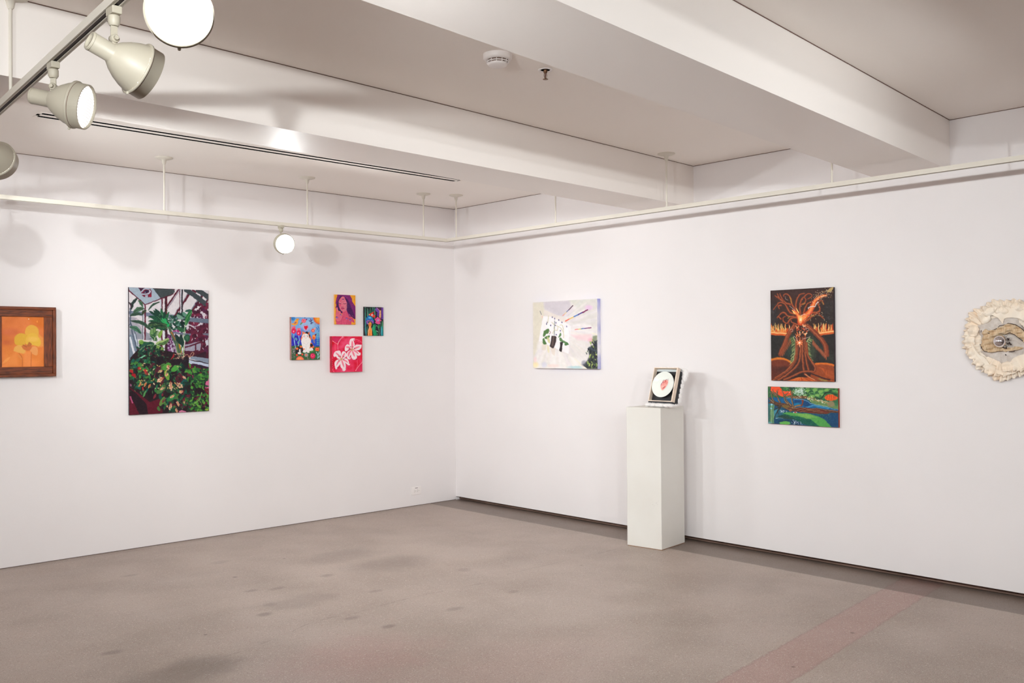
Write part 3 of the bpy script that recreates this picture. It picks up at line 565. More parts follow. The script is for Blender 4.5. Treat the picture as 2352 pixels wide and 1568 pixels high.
    for cx, cy, tips in ((550, 985, ((460, 870), (520, 870), (635, 880), (645, 995), (455, 1035))), (960, 635, ((855, 585), (910, 510), (990, 520), (1055, 575)))):
        A.E(cx, cy, 30, 34, (206, 176, 110), soft=14)
        for x, y in tips: A.S([(cx, cy), (x, y)], 10, (190, 150, 90)); A.E(x, y, 19, 16, (140, 26, 50), rot=.5)
    A.grain(2)
    return A

def art_yellow():
    A = Art(160, 190, [(42, 352), (775, 365), (775, 1205), (40, 1218)], (222, 122, 62), 13)
    A.G([(40, 850), (775, 900), (775, 1220), (40, 1220)], (238, 140, 66), .9, soft=200); A.G([(480, 350), (775, 350), (775, 560), (560, 480)], (206, 104, 30), .8, soft=90); A.E(200, 620, 160, 60, (206, 100, 66), .5, soft=60); A.E(130, 800, 90, 40, (206, 100, 70), .4, soft=40)
    A.noise(4, 16); A.noise(9, 10)
    A.G([(100, 1090), (300, 960), (330, 1200), (80, 1210)], (244, 150, 76), .6, soft=60); A.L(60, 1150, 190, 1040, 40, (250, 170, 90), a=.5)
    Y = (228, 178, 66); Y2 = (232, 170, 84)
    A.G([(660, 640), (760, 720), (770, 860), (660, 880)], (232, 156, 76), .8, soft=30)
    A.G([(440, 620), (470, 540), (550, 500), (640, 530), (680, 600), (660, 700), (540, 680), (460, 680)], (226, 168, 66), curve=True, soft=12)
    A.G([(260, 780), (270, 700), (340, 645), (430, 650), (480, 700), (440, 830), (360, 850), (280, 830)], (222, 170, 58), curve=True, soft=12)
    A.G([(450, 760), (500, 660), (600, 640), (690, 720), (720, 800), (680, 860), (560, 840), (470, 850)], Y, curve=True, soft=12); A.E(580, 740, 90, 40, (240, 190, 96), .6, soft=30)
    A.G([(245, 940), (270, 870), (350, 840), (430, 880), (450, 980), (340, 970)], Y2, curve=True, soft=10); A.G([(510, 900), (600, 860), (660, 900), (650, 1010), (560, 980)], (232, 156, 90), curve=True, soft=10)
    A.G([(380, 860), (470, 830), (560, 860), (520, 930), (430, 920)], (206, 112, 60), .9, curve=True, soft=10); A.G([(480, 860), (510, 790), (560, 830), (510, 870)], (190, 110, 56), .9, curve=True, soft=8)
    A.S([(410, 840), (470, 870)], 16, (176, 100, 50)); A.G([(430, 960), (550, 950), (540, 1205), (420, 1205)], (242, 146, 78), .7, soft=20)
    A.S([(340, 980), (390, 1050), (395, 1200)], 14, (206, 110, 52)); A.S([(550, 960), (545, 1200)], 12, (206, 110, 56)); A.S([(330, 1020), (380, 1070)], 30, (226, 140, 70), .7); A.E(508, 402, 8, 8, (244, 220, 190)); A.E(655, 445, 14, 18, (232, 140, 60))
    A.grain(2)
    return A

def art_beams():
    A = Art(230, 240, [(185, 183), (1350, 130), (1355, 1395), (202, 1370)], (222, 214, 210), 15); r = A.r
    A.G([(185, 183), (400, 175), (420, 320), (330, 800), (230, 1200), (200, 1300)], (214, 204, 178), soft=50); A.G([(390, 175), (880, 150), (950, 420), (700, 470), (420, 310)], (192, 182, 192), soft=50); A.G([(860, 150), (1350, 130), (1350, 300), (1000, 280)], (200, 204, 186), soft=70); A.G([(1100, 200), (1350, 140), (1350, 640), (900, 560)], (206, 200, 194), soft=60)
    A.G([(300, 880), (860, 1120), (1350, 1395), (202, 1370)], (238, 232, 226), soft=60); A.G([(700, 560), (1240, 600), (1300, 760), (860, 900)], (234, 228, 226), soft=40)
    for i in range(120):      # radial strokes from the vanishing point
        a = r.uniform(-.9, 2.2); c, n = math.cos(a), math.sin(a); d0 = r.uniform(160, 500); d1 = d0 + r.uniform(150, 500)
        A.S([(600 + c * d0, 640 + n * d0), (600 + c * d1, 640 + n * d1)], (10, r.uniform(24, 60)), r.choice([(238, 232, 232), (222, 206, 214), (214, 210, 200), (244, 240, 238), (230, 216, 206), (206, 198, 206)]), .35, soft=26, curve=False)
    A.G([(900, 780), (1250, 770), (1280, 900), (1020, 870)], (240, 190, 196), .8, soft=50); A.E(1250, 870, 50, 40, (226, 120, 150), .6, soft=40); A.E(1210, 290, 60, 44, (220, 160, 214), .8, soft=40)
    A.E(240, 1310, 60, 50, (250, 224, 150), .9, soft=40); A.E(240, 1220, 30, 50, (244, 190, 190), .7, soft=30); A.E(410, 1310, 50, 50, (196, 196, 220), .7, soft=40); A.E(580, 1330, 90, 30, (250, 200, 190), .6, soft=30); A.E(980, 1360, 120, 24, (130, 190, 200), .8, soft=26)
    # the white board
    A.G([(385, 430), (520, 440), (760, 520), (900, 620), (860, 1120), (600, 1010), (305, 880)], (246, 240, 242), soft=8); A.G([(400, 320), (600, 400), (880, 500), (780, 560), (520, 440), (395, 400)], (226, 212, 200), .8, soft=14); A.S([(880, 700), (860, 1120)], 8, (216, 206, 210)); A.S([(350, 890), (590, 1010), (860, 1140)], 14, (220, 208, 204))
    A.G([(370, 910), (460, 940), (430, 1050), (360, 1040)], (222, 206, 184), .8, soft=12); A.G([(520, 980), (620, 1010), (610, 1150), (560, 1120)], (226, 206, 188), .8, soft=14); A.L(480, 950, 490, 1100, 44, (226, 212, 150), a=.8)
    def ray(a, b, cols, w):
        n = len(cols)
        for k, c in enumerate(cols):
            t0, t1 = k / n, (k + 1) / n + .02; A.S([(a[0] + (b[0] - a[0]) * t0, a[1] + (b[1] - a[1]) * t0), (a[0] + (b[0] - a[0]) * t1, a[1] + (b[1] - a[1]) * t1)], w, c, curve=False)
    rc = [(236, 120, 120), (232, 190, 120), (120, 140, 190), (70, 50, 90), (60, 20, 60)]
    ray((745, 432), (925, 255), [(236, 150, 130), (226, 200, 150), (90, 100, 150), (70, 30, 60), (60, 20, 50)], 14); ray((800, 525), (1180, 335), [(236, 110, 90), (226, 190, 110), (80, 120, 190), (70, 50, 130), (120, 20, 80)], 19); ray((970, 684), (1240, 650), [(240, 120, 110), (220, 210, 110), (80, 110, 180), (90, 30, 110), (110, 20, 80)], 16); ray((370, 455), (328, 342), [(240, 150, 130), (220, 200, 190), (50, 50, 60), (40, 40, 50)], 12)
    A.C = A.C * .62 + np.array([244., 238., 236.]) * .38
    ray((800, 525), (1180, 335), [(236, 110, 90), (226, 190, 110), (80, 120, 190), (70, 50, 130), (120, 20, 80)], 19); ray((745, 432), (925, 255), [(236, 150, 130), (226, 200, 150), (90, 100, 150), (70, 30, 60), (60, 20, 50)], 12); ray((970, 684), (1240, 650), [(240, 120, 110), (220, 210, 110), (80, 110, 180), (90, 30, 110), (110, 20, 80)], 14)
    # plants
    for l in ((395, 800, 410, 700, 50), (410, 720, 490, 670, 60), (420, 820, 510, 790, 50), (400, 830, 430, 930, 50), (380, 900, 450, 925, 44), (430, 740, 480, 700, 50)): A.L(*l, (88, 124, 72), .15)
    for l in ((670, 820, 710, 740, 36), (700, 830, 740, 880, 50), (740, 880, 800, 910, 44), (790, 900, 850, 950, 46), (790, 960, 830, 920, 46)): A.L(*l, r.choice([(84, 126, 78), (100, 136, 90)]), .1)
    A.L(470, 800, 510, 920, 44, (206, 200, 140), a=.8); A.G([(550, 790), (620, 800), (630, 850), (590, 1005), (515, 975), (530, 900)], (66, 54, 54), curve=True, soft=8); A.S([(585, 810), (560, 960)], 26, (120, 100, 92), .7, soft=12); A.G([(700, 905), (750, 900), (740, 980), (725, 1075), (685, 1050), (700, 980)], (48, 42, 44), curve=True, soft=8)
    for p in ([(595, 780), (600, 520)],): A.S(p, 12, (130, 140, 140))
    for p in ([(545, 540), (600, 590), (700, 640), (760, 730), (765, 830)], [(600, 690), (650, 690), (665, 630)], [(700, 600), (740, 600), (765, 720)], [(470, 560), (490, 420)], [(570, 750), (610, 640)]): A.S(p, 9, (206, 198, 160))
    for x, y in ((450, 580), (530, 600), (625, 552), (615, 598), (735, 545), (822, 622), (605, 480), (680, 505), (560, 455), (630, 770), (710, 700)): A.E(x, y, 9, 14, (90, 84, 130))
    A.S([(460, 540), (450, 590)], 10, (70, 66, 100)); A.S([(500, 760), (530, 730), (500, 700)], 9, (150, 110, 110))
    # dark garden corner
    A.G([(1190, 1020), (1280, 960), (1290, 880), (1350, 870), (1355, 1395), (1160, 1390), (1100, 1320), (1180, 1250), (1220, 1160)], (60, 66, 66), soft=30); A.G([(1280, 800), (1350, 790), (1350, 900), (1270, 880)], (150, 156, 130), soft=24)
    for i in range(90):
        x, y = r.uniform(1170, 1350), r.uniform(880, 1390)
        if x < 1240 and y < 1040: continue
        A.L(x, y, x + r.uniform(-24, 24), y - r.uniform(10, 60), r.uniform(10, 24), r.choice([(150, 176, 90), (196, 210, 110), (40, 44, 60), (60, 84, 60), (24, 22, 40), (120, 140, 84)]), a=.9)
    A.E(1320, 1010, 26, 60, (40, 40, 60), .8, soft=20); A.S([(1210, 1010), (1350, 1090)], 30, (70, 80, 96), .7, soft=16); A.G([(1240, 740), (1340, 760), (1350, 795), (1280, 770)], (240, 232, 214)); A.S([(960, 1210), (1060, 1300), (1160, 1395)], (10, 36), (240, 232, 216), curve=False); A.E(1120, 1290, 40, 50, (110, 110, 130), .5, soft=30)
    A.noise(26, 8); A.warp(20, .9); A.grain(2)
    return A

def art_tree():
    A = Art(240, 350, [(70, 160), (2045, 55), (2090, 3018), (78, 2972)], (50, 30, 24), 17); r = A.r
    A.G([(70, 160), (2045, 55), (2060, 700), (900, 400), (70, 600)], (60, 34, 30), soft=200); A.E(150, 950, 160, 400, (44, 38, 40), .8, soft=150); A.E(1900, 850, 200, 500, (44, 38, 36), .9, soft=150); A.E(1000, 700, 600, 300, (66, 38, 28), .7, soft=200)
    for i in range(40):
        x, y = r.choice([(r.uniform(90, 260), r.uniform(600, 1250)), (r.uniform(1750, 2040), r.uniform(500, 1200))]); A.S([(x, y), (x + r.uniform(-50, 50), y + r.uniform(-60, 60)), (x + r.uniform(-60, 60), y + r.uniform(-90, 90))], 20, r.choice([(84, 72, 76), (70, 56, 50), (56, 50, 56)]), .5, soft=26)
    # dark field
    A.G([(75, 1540), (2075, 1500), (2085, 2500), (78, 2500)], (38, 34, 32), soft=20)
    for c_ in ((760, 1900, 130, 460), (1360, 1980, 160, 480)): A.E(*c_, (70, 84, 60), .6, soft=120)
    A.G([(1500, 1700), (2080, 2200), (2080, 2420), (1700, 2300)], (54, 64, 54), .5, soft=150); A.E(600, 2100, 200, 120, (42, 60, 54), .5, soft=90)
    # fire line
    for x0, x1 in ((85, 720), (1420, 2050)):
        for i in range(75):
            x = r.uniform(x0, x1); h = r.uniform(60, 330) * (1 if r.random() < .4 else .5); A.L(x, 1490, x + r.uniform(-12, 12), 1490 - h, r.uniform(22, 44), r.choice([(236, 120, 44), (214, 76, 30), (246, 190, 90), (190, 66, 26), (250, 214, 130)]), 0, a=.85)
    for x in (110, 165, 330, 405, 550, 680, 1470, 1600, 1735, 1800, 1910, 1985): A.L(x, 1450, x, 1130 + r.uniform(0, 130), 34, (240, 160, 80)); A.L(x, 1420, x, 1200 + r.uniform(0, 130), 14, (252, 220, 150))
    for p in ([(85, 1500), (330, 1510), (590, 1530)], [(1560, 1530), (1750, 1500), (2040, 1470)]):
        A.S(p, 110, (214, 92, 34), soft=24); A.S([(x, y - 24) for x, y in p], 40, (250, 190, 120), soft=20)
    # mounds
    A.G([(78, 2310), (320, 2265), (560, 2300), (760, 2400), (700, 2600), (300, 2980), (78, 2980)], (116, 50, 30), curve=False, soft=20); A.S([(80, 2320), (320, 2280), (560, 2320), (750, 2420)], 70, (216, 116, 34), soft=30)
    A.G([(1450, 2440), (1800, 2420), (2070, 2490), (2090, 3018), (1300, 3000)], (150, 68, 32), soft=20); A.S([(1460, 2470), (1800, 2445), (2065, 2500)], 60, (220, 110, 36), soft=30); A.E(500, 2640, 300, 100, (60, 30, 24), .8, soft=90)
    for k in range(7): A.S([(1600 + k * 40, 2560 + k * 20), (1850, 2650 + k * 44), (2080, 2720 + k * 50)], 30, r.choice([(186, 84, 34), (130, 54, 26), (206, 96, 40)]), .6, soft=26)
    A.G([(78, 2500), (500, 2640), (300, 2990), (78, 2980)], (84, 38, 30), .7, soft=90)
    # green feather wings
    for sx, pts in ((-1, [(800, 1620), (870, 1800), (860, 2100), (790, 2380)]), (1, [(1320, 1640), (1230, 1800), (1240, 2050), (1320, 2260)])):
        p = A.spline(pts, 14)
        for k in range(0, len(p), 2):
            x, y = p[k]; A.L(x, y, x + sx * r.uniform(90, 150), y + r.uniform(60, 130), 26, r.choice([(120, 140, 80), (84, 110, 66), (160, 170, 110)]), .1, a=.85)
        A.S(pts, 26, (180, 180, 120), soft=14)
    # trunk
    A.G([(860, 1560), (1200, 1560), (1230, 2000), (1320, 2300), (1500, 2500), (1520, 2640), (1460, 2720), (1200, 2700), (900, 2780), (400, 2960), (130, 2990), (400, 2830), (700, 2620), (860, 2400), (900, 2000)], (66, 36, 28), curve=False)
    T = [[(930, 1640), (940, 2000), (880, 2340), (700, 2600), (400, 2820), (140, 2970)], [(1020, 1640), (1040, 2050), (980, 2400), (820, 2620), (560, 2820), (300, 2960)], [(1110, 1640), (1100, 2100), (1120, 2500), (1140, 2680)], [(1180, 1640), (1190, 2150), (1250, 2480), (1290, 2660)], [(1230, 1800), (1260, 2150), (1400, 2400), (1500, 2560), (1470, 2690), (1300, 2690), (1100, 2700), (900, 2790), (500, 2950)], [(900, 1700), (900, 2100), (820, 2400), (560, 2680), (200, 2900)], [(1170, 2770), (1350, 2900), (1560, 3000)]]
    for i, p in enumerate(T):
        A.S(p, (70, 66), (110, 54, 36), soft=14); A.S(p, (40, 36), (150, 68, 36), .8, soft=26); A.S([(x - 6, y - 6) for x, y in p], (16, 14), (206, 116, 66), .65, soft=16)
    A.G([(500, 3000), (1000, 2870), (1300, 2880), (1560, 3010)], (196, 84, 32), soft=30)
    for x in range(560, 1560, 90): A.S([(1060 + (x - 1060) * .2, 2880), (x, 3000)], 14, r.choice([(226, 130, 60), (140, 50, 26)]), .8)
    A.S([(1300, 2740), (1600, 2850), (1950, 2960)], 40, (60, 34, 34), soft=16); A.L(1560, 2920, 1900, 3000, 50, (150, 130, 66)); A.S([(1180, 2780), (1340, 2880), (1500, 2960)], 14, (240, 170, 120))
    # arms like wings of bark
    for p in ([(860, 1240), (760, 1370), (640, 1560), (520, 1850), (380, 2150)], [(1150, 1230), (1320, 1320), (1560, 1560), (1800, 1850), (1850, 2180)]):
        A.S(p, (130, 150), (118, 52, 30), soft=16); A.S(p, (70, 66), (152, 70, 40), .8, soft=40); A.S([(x - 30, y - 20) for x, y in p], (20, 12), (206, 124, 76), .7, soft=18)
    for k in range(12):
        x = 1420 + k * 36; y = 1700 + k * 40; A.L(x, y, x + 14, y + 200, 30, (150, 72, 44), 0); A.L(x + 8, y + 20, x + 20, y + 170, 10, (200, 120, 84))
    for k in range(9): x = 700 - k * 34; y = 1660 + k * 50; A.L(x, y, x + 40, y + 170, 34, (130, 60, 36)); A.L(x, y, x + 36, y + 140, 10, (190, 110, 60))
    # branches
    B = [[(840, 890), (700, 840), (600, 660), (480, 550), (330, 560), (170, 760)], [(720, 600), (560, 540), (440, 400), (380, 250)], [(480, 500), (340, 400), (220, 320)], [(350, 400), (300, 260)], [(880, 800), (760, 560), (720, 380), (620, 270), (520, 290), (500, 350)], [(960, 900), (890, 700), (920, 460), (1020, 290), (1160, 260)], [(1040, 900), (1010, 700), (1060, 460), (1180, 330), (1300, 260), (1400, 330), (1270, 430)],
         [(1030, 880), (1020, 640), (1180, 540), (1210, 440), (1130, 360)], [(1130, 850), (1240, 600), (1380, 520)], [(1300, 860), (1600, 830), (1640, 720), (1580, 560), (1700, 480), (1760, 600)], [(1140, 1180), (1320, 1040), (1530, 880), (1650, 940), (1760, 1050)], [(840, 980), (640, 960), (520, 850), (380, 900), (290, 1020)], [(900, 1000), (720, 1050), (620, 1180), (500, 1140), (480, 1020), (560, 980)], [(1110, 1000), (1250, 960), (1400, 900)], [(940, 1230), (780, 1160), (740, 1090)], [(400, 1040), (350, 980), (300, 1000)], [(420, 620), (320, 640), (360, 720)]]
    for p in B: A.S(p, (74, 34), (96, 46, 30), soft=16); A.S(p, (46, 18), (160, 68, 34), .85, soft=22); A.S([(x - 6, y - 8) for x, y in p], (18, 8), (210, 112, 60), .6, soft=16)
    for p in ([(760, 560), (730, 440), (700, 360)], [(1180, 560), (1100, 590)], [(1700, 520), (1750, 600)], [(1150, 1150), (1300, 980), (1480, 960)], [(680, 980), (640, 1040)]): A.S(p, 26, (190, 150, 60), .7, soft=20)
    # glowing fork
    F = [[(1040, 1150), (1180, 960), (1330, 830), (1420, 640), (1500, 480), (1680, 350), (1820, 320)], [(1040, 1130), (930, 900), (780, 780)]]
    for p, w in zip(F, (150, 120)):
        for k, c in ((1, (196, 64, 26)), (.72, (240, 104, 40)), (.4, (250, 150, 80))): A.S(p, (w * k * 1.5, w * k * .45), c, .9, soft=26)
    A.E(1040, 1050, 70, 110, (255, 190, 110), soft=50); A.E(1040, 1070, 30, 50, (255, 240, 190), soft=26); A.S([(1290, 740), (1300, 700), (1400, 660), (1490, 660), (1530, 580), (1580, 520)], 26, (232, 214, 206), soft=12); A.S([(1060, 940), (1180, 900)], 20, (240, 200, 180), soft=12); A.S([(1380, 800), (1340, 900), (1250, 920)], 20, (214, 84, 90), soft=12)
    A.L(760, 780, 880, 900, 40, (246, 200, 120)); A.L(890, 720, 990, 880, 36, (255, 200, 120)); A.S([(690, 640), (800, 740), (860, 790)], 12, (210, 190, 190)); A.S([(550, 350), (560, 410), (640, 460)], 14, (170, 150, 150)); A.L(1040, 1200, 1040, 1100, 30, (240, 150, 110))
    # chest flames
    for i in range(44): x, y = r.uniform(900, 1230), r.uniform(1280, 1640); A.L(x, y, x + r.uniform(-60, 60), y - r.uniform(20, 90), r.uniform(20, 50), r.choice([(240, 120, 60), (250, 170, 110), (220, 84, 40), (170, 70, 44), (255, 214, 170)]), .1, a=.85)
    for x, y in ((700, 1400), (1120, 1320), (1210, 1370)): A.S([(x, y), (x + 60, y - 30), (x + 90, y + 30), (x + 30, y + 60)], 10, (214, 190, 180))
    for k in range(8): a = k * PI / 4; A.L(1005, 1795, 1005 + math.cos(a) * 110, 1795 + math.sin(a) * 110, 40, (236, 110, 50)); A.S([(1005, 1795), (1005 + math.cos(a) * 80, 1795 + math.sin(a) * 80)], 8, (255, 220, 180))
    A.E(1005, 1795, 26, 26, (255, 244, 220), soft=14); A.S([(1005, 1800), (1005, 1930)], 14, (250, 190, 150)); A.S([(820, 1590), (900, 1660), (940, 1740)], 12, (220, 200, 190)); A.S([(1100, 1680), (1220, 1650), (1340, 1600)], 12, (226, 200, 190))
    # sparks
    for i in range(170):
        t = r.random(); x = 1480 + t * 520 + r.gauss(0, 60); y = 420 - t * 280 + r.gauss(0, 70)
        A.E(x, y, 9, 9, r.choice([(240, 226, 190), (226, 190, 110), (200, 190, 180), (206, 110, 60)]), .85)
    A.L(1860, 230, 2040, 60, 90, (206, 176, 110), a=.85); A.S([(1680, 370), (1830, 320)], 16, (236, 220, 180))
    for i in range(46): A.E(r.uniform(1060, 1850), r.uniform(400, 1250), 11, 9, (244, 220, 170), .9)
    A.noise(46, 12); A.warp(26, 1.1); A.grain(2); return A

def art_river():
    A = Art(260, 150, [(82, 65), (2240, 135), (2235, 1335), (82, 1195)], (30, 82, 110), 19); r = A.r
    A.G([(80, 60), (2250, 100), (2250, 700), (1400, 420), (80, 400)], (56, 100, 62), soft=20)
    # orange sky
    A.G([(130, 70), (450, 75), (560, 160), (640, 220), (780, 200), (900, 230), (860, 330), (640, 370), (540, 380), (420, 320), (300, 280), (190, 240)], (238, 84, 44), soft=10); A.G([(1820, 410), (1920, 330), (2080, 320), (2240, 420), (2200, 480), (2040, 520), (1880, 480)], (236, 92, 36), soft=10)
    for x in (1920, 1990, 2050, 2110, 2150): A.S([(x, 340), (x - 20, 510)], 9, (130, 50, 30))
    A.G([(1350, 100), (1450, 105), (1400, 160)], (230, 90, 60)); A.G([(700, 370), (1300, 350), (1330, 450), (700, 440)], (110, 80, 50), soft=12); A.G([(1300, 430), (1700, 500), (2240, 600), (2240, 780), (1800, 700), (1450, 580)], (104, 136, 84), soft=20)
    A.E(2030, 610, 110, 90, (140, 130, 96), soft=30); A.E(2190, 580, 60, 100, (50, 110, 76), .8, soft=30)
    for i in range(230):
        x = r.uniform(880, 2240); y = r.uniform(90, 420)
        if x > 1820 and y > 300 or x < 1320 and y > 340: continue
        A.E(x, y, r.uniform(20, 60), r.uniform(16, 40), r.choice([(76, 140, 76), (48, 104, 60), (104, 166, 84), (36, 78, 52), (130, 176, 96), (60, 120, 70)]), .8, soft=16)
    for x, y in ((1620, 340), (1730, 230), (1790, 330), (1470, 380), (1340, 210), (1560, 180), (1900, 190)): A.E(x, y, 74, 46, (126, 178, 90), .9, soft=26)
    A.S([(1330, 350), (1380, 240), (1480, 210)], 26, (30, 66, 50), soft=14); A.S([(1600, 430), (1750, 430), (1900, 260), (2200, 330)], 40, (34, 66, 48), soft=20)
    for i in range(60): A.E(r.uniform(560, 760), r.uniform(80, 200), 26, 18, r.choice([(70, 130, 72), (100, 150, 90), (44, 96, 60)]), .8)
    for i in range(40): A.E(r.uniform(90, 170), r.uniform(80, 340), 26, 22, r.choice([(60, 110, 66), (80, 120, 76), (40, 80, 60)]), .8)
    A.E(860, 130, 110, 50, (34, 70, 56), .9, soft=20); A.E(1080, 220, 170, 130, (110, 150, 110), .8, soft=40)
    for i in range(130): A.E(r.gauss(1090, 100), r.gauss(220, 70), 10, 9, r.choice([(226, 240, 232), (190, 216, 196), (240, 250, 246)]))
    for i in range(110): A.E(r.uniform(680, 1330), r.uniform(370, 440), 9, 7, r.choice([(190, 140, 80), (220, 200, 160), (110, 60, 44), (70, 40, 34)]))
    for i in range(110): t = r.random(); A.E(1320 + t * 620, 430 + t * 130 + r.gauss(0, 24), 10, 9, r.choice([(236, 220, 180), (206, 130, 60), (240, 240, 226), (130, 120, 70)]))
    # water
    A.G([(250, 400), (700, 430), (1100, 450), (1300, 500), (1480, 620), (1850, 690), (2240, 780), (2240, 830), (900, 760), (500, 620), (260, 480)], (20, 92, 140), soft=16); A.G([(1200, 520), (1330, 540), (1450, 640), (1300, 720), (1180, 640)], (24, 66, 110), .9, soft=50); A.G([(930, 480), (1120, 500), (1120, 560), (930, 590)], (26, 64, 110), .9, soft=30); A.E(1000, 610, 90, 30, (20, 130, 170), .8, soft=30)
    A.S([(910, 455), (1120, 465), (1300, 510), (1450, 600), (1700, 650), (1860, 680), (2060, 760), (2240, 775)], 12, (180, 210, 220), .8, soft=8); A.S([(1280, 720), (1480, 660), (1700, 690), (1950, 750)], 40, (80, 160, 200), .7, soft=22); A.S([(680, 430), (800, 440), (840, 560)], 50, (50, 130, 170), .7, soft=26)
    A.G([(90, 560), (400, 660), (900, 860), (1400, 900), (2240, 880), (2240, 1340), (80, 1200)], (26, 72, 104), soft=20); A.E(180, 640, 110, 80, (60, 130, 140), .8, soft=50); A.E(420, 900, 200, 160, (50, 112, 124), .7, soft=60); A.G([(260, 830), (400, 740), (330, 900), (260, 1000)], (80, 160, 180), .7, soft=20)
    A.G([(1700, 900), (2240, 900), (2240, 1330), (2080, 1330), (1900, 1080)], (26, 70, 108), soft=30)
    A.S([(330, 1050), (440, 1020), (560, 1050)], 12, (200, 220, 230), soft=8); A.S([(860, 1100), (1000, 1110), (1100, 1160), (1160, 1240)], 14, (140, 180, 210), soft=8); A.E(960, 1180, 180, 90, (20, 50, 90), .8, soft=40)
    # log
    A.G([(80, 560), (250, 500), (420, 560), (700, 600), (900, 720), (1100, 700), (1300, 740), (1600, 740), (1900, 780), (2240, 830), (2240, 880), (2020, 880), (1900, 920), (1600, 910), (1300, 870), (1000, 840), (760, 800), (560, 700), (400, 680), (250, 600)], (96, 62, 46), curve=True, soft=8)
    A.G([(900, 760), (1200, 720), (1600, 760), (1960, 860), (1850, 910), (1500, 890), (1100, 850)], (110, 50, 38), curve=True, soft=12)
    for p in ([(940, 760), (1150, 720), (1350, 780), (1600, 740), (1900, 800), (2230, 840)], [(1000, 810), (1250, 760), (1500, 830), (1800, 870)], [(540, 640), (660, 740), (800, 800)], [(1100, 850), (1400, 800), (1700, 800)], [(600, 620), (760, 700), (1000, 760)]): A.S(p, 16, (166, 118, 84), .8, soft=8); A.S([(x, y + 20) for x, y in p], 16, (70, 36, 30), .8, soft=10)
    A.E(800, 800, 50, 44, (140, 90, 60)); A.E(650, 680, 120, 50, (120, 100, 50), .8, soft=30); A.S([(870, 720), (1000, 660), (1120, 650)], 50, (150, 110, 70), soft=10)
    A.G([(1130, 480), (1210, 490), (1200, 580), (1160, 670), (1120, 670), (1160, 560)], (124, 62, 46), curve=True)
    for p in ([(480, 560), (380, 360), (420, 160)], [(390, 340), (260, 230), (240, 150)], [(300, 560), (220, 420), (210, 320), (160, 230)], [(720, 600), (620, 480), (600, 330), (530, 180)], [(610, 350), (740, 260)], [(890, 680), (850, 480), (850, 330), (910, 210)], [(850, 380), (830, 240), (770, 140)], [(830, 660), (700, 520), (640, 400)], [(370, 280), (370, 190)], [(270, 560), (160, 470), (90, 400)], [(380, 330), (290, 320), (190, 210)]):
        A.S(p, (60, 16), (84, 60, 44), soft=8); A.S([(x - 6, y) for x, y in p], (20, 6), (170, 140, 104), .9, soft=6)
    for p in ([(500, 660), (380, 740), (260, 770)], [(480, 700), (340, 900), (280, 1060)], [(460, 700), (400, 850), (430, 930)], [(420, 650), (300, 640)]): A.S(p, (44, 10), (54, 50, 46), soft=8)
    # near banks
    A.G([(380, 1000), (560, 920), (1100, 960), (1560, 1000), (1800, 1160), (1960, 1340), (1300, 1260), (900, 1080)], (22, 88, 74), soft=20); A.G([(540, 890), (660, 850), (1000, 890), (1350, 900), (1650, 990), (1850, 1100), (2040, 1330), (1700, 1320), (1450, 1100), (1100, 1000), (800, 960)], (80, 156, 76), soft=18); A.G([(900, 900), (1350, 910), (1600, 1010), (1300, 1060)], (126, 176, 86), .9, soft=50)
    for i in range(260): x, y = r.uniform(560, 2000), r.uniform(900, 1330); A.S([(x, y), (x + 8, y - 26)], 10, r.choice([(90, 170, 84), (50, 130, 70), (120, 180, 90)]), .35)
    A.G([(420, 960), (700, 960), (960, 1080), (600, 1060), (380, 1010)], (44, 66, 58), .8, soft=40); A.E(620, 1190, 170, 60, (104, 176, 84), soft=16); A.S([(420, 1130), (800, 1110), (900, 1180)], 30, (20, 44, 64), .7, soft=20)
    for i in range(26): A.E(r.gauss(980, 70), r.gauss(1170, 36), 10, 9, (214, 230, 236))
    for i in range(30): A.E(r.uniform(480, 680), r.uniform(800, 860), 10, 8, (214, 214, 226), .8)
    A.E(945, 865, 26, 20, (206, 50, 60)); A.E(900, 868, 18, 14, (236, 226, 220)); A.E(985, 868, 18, 14, (236, 220, 210))
    for i in range(26): x = r.uniform(100, 270); A.S([(x, 1190), (x + r.uniform(-20, 20), 900), (x + r.uniform(-20, 20), 640)], 14, r.choice([(120, 160, 96), (84, 130, 90), (60, 110, 96), (150, 180, 120)]), .8)
    A.E(200, 620, 34, 30, (150, 200, 206)); A.E(190, 740, 30, 26, (130, 190, 200)); A.E(130, 1170, 80, 26, (110, 170, 180), .7, soft=16)
    A.noise(60, 12); A.warp(34, .9); A.grain(2); return A

def art_heart():
    A = Art(90, 90, [(325, 325), (1025, 325), (1025, 1125), (325, 1125)], (238, 240, 232), 21); r = A.r
    P = (232, 158, 146)
    A.G([(700, 570), (800, 590), (815, 680), (790, 760), (740, 850), (680, 905), (630, 870), (590, 780), (590, 700), (640, 630)], P, curve=True, soft=10)
    for i in range(40): A.E(r.gauss(715, 44), r.gauss(640, 34), 14, 12, r.choice([(206, 84, 80), (224, 120, 110), (190, 60, 60)]), .6)
    A.S([(600, 740), (610, 690), (660, 640)], 16, (150, 80, 110)); A.L(670, 860, 750, 770, 40, (196, 80, 74)); A.L(620, 800, 700, 780, 40, (240, 180, 166)); A.S([(590, 780), (640, 870), (680, 900)], 14, (244, 190, 170))
    for x, y in ((655, 580), (700, 580), (760, 570), (795, 545), (805, 580), (750, 560), (650, 600)): A.E(x, y, 8, 12, (110, 60, 70))
    return A
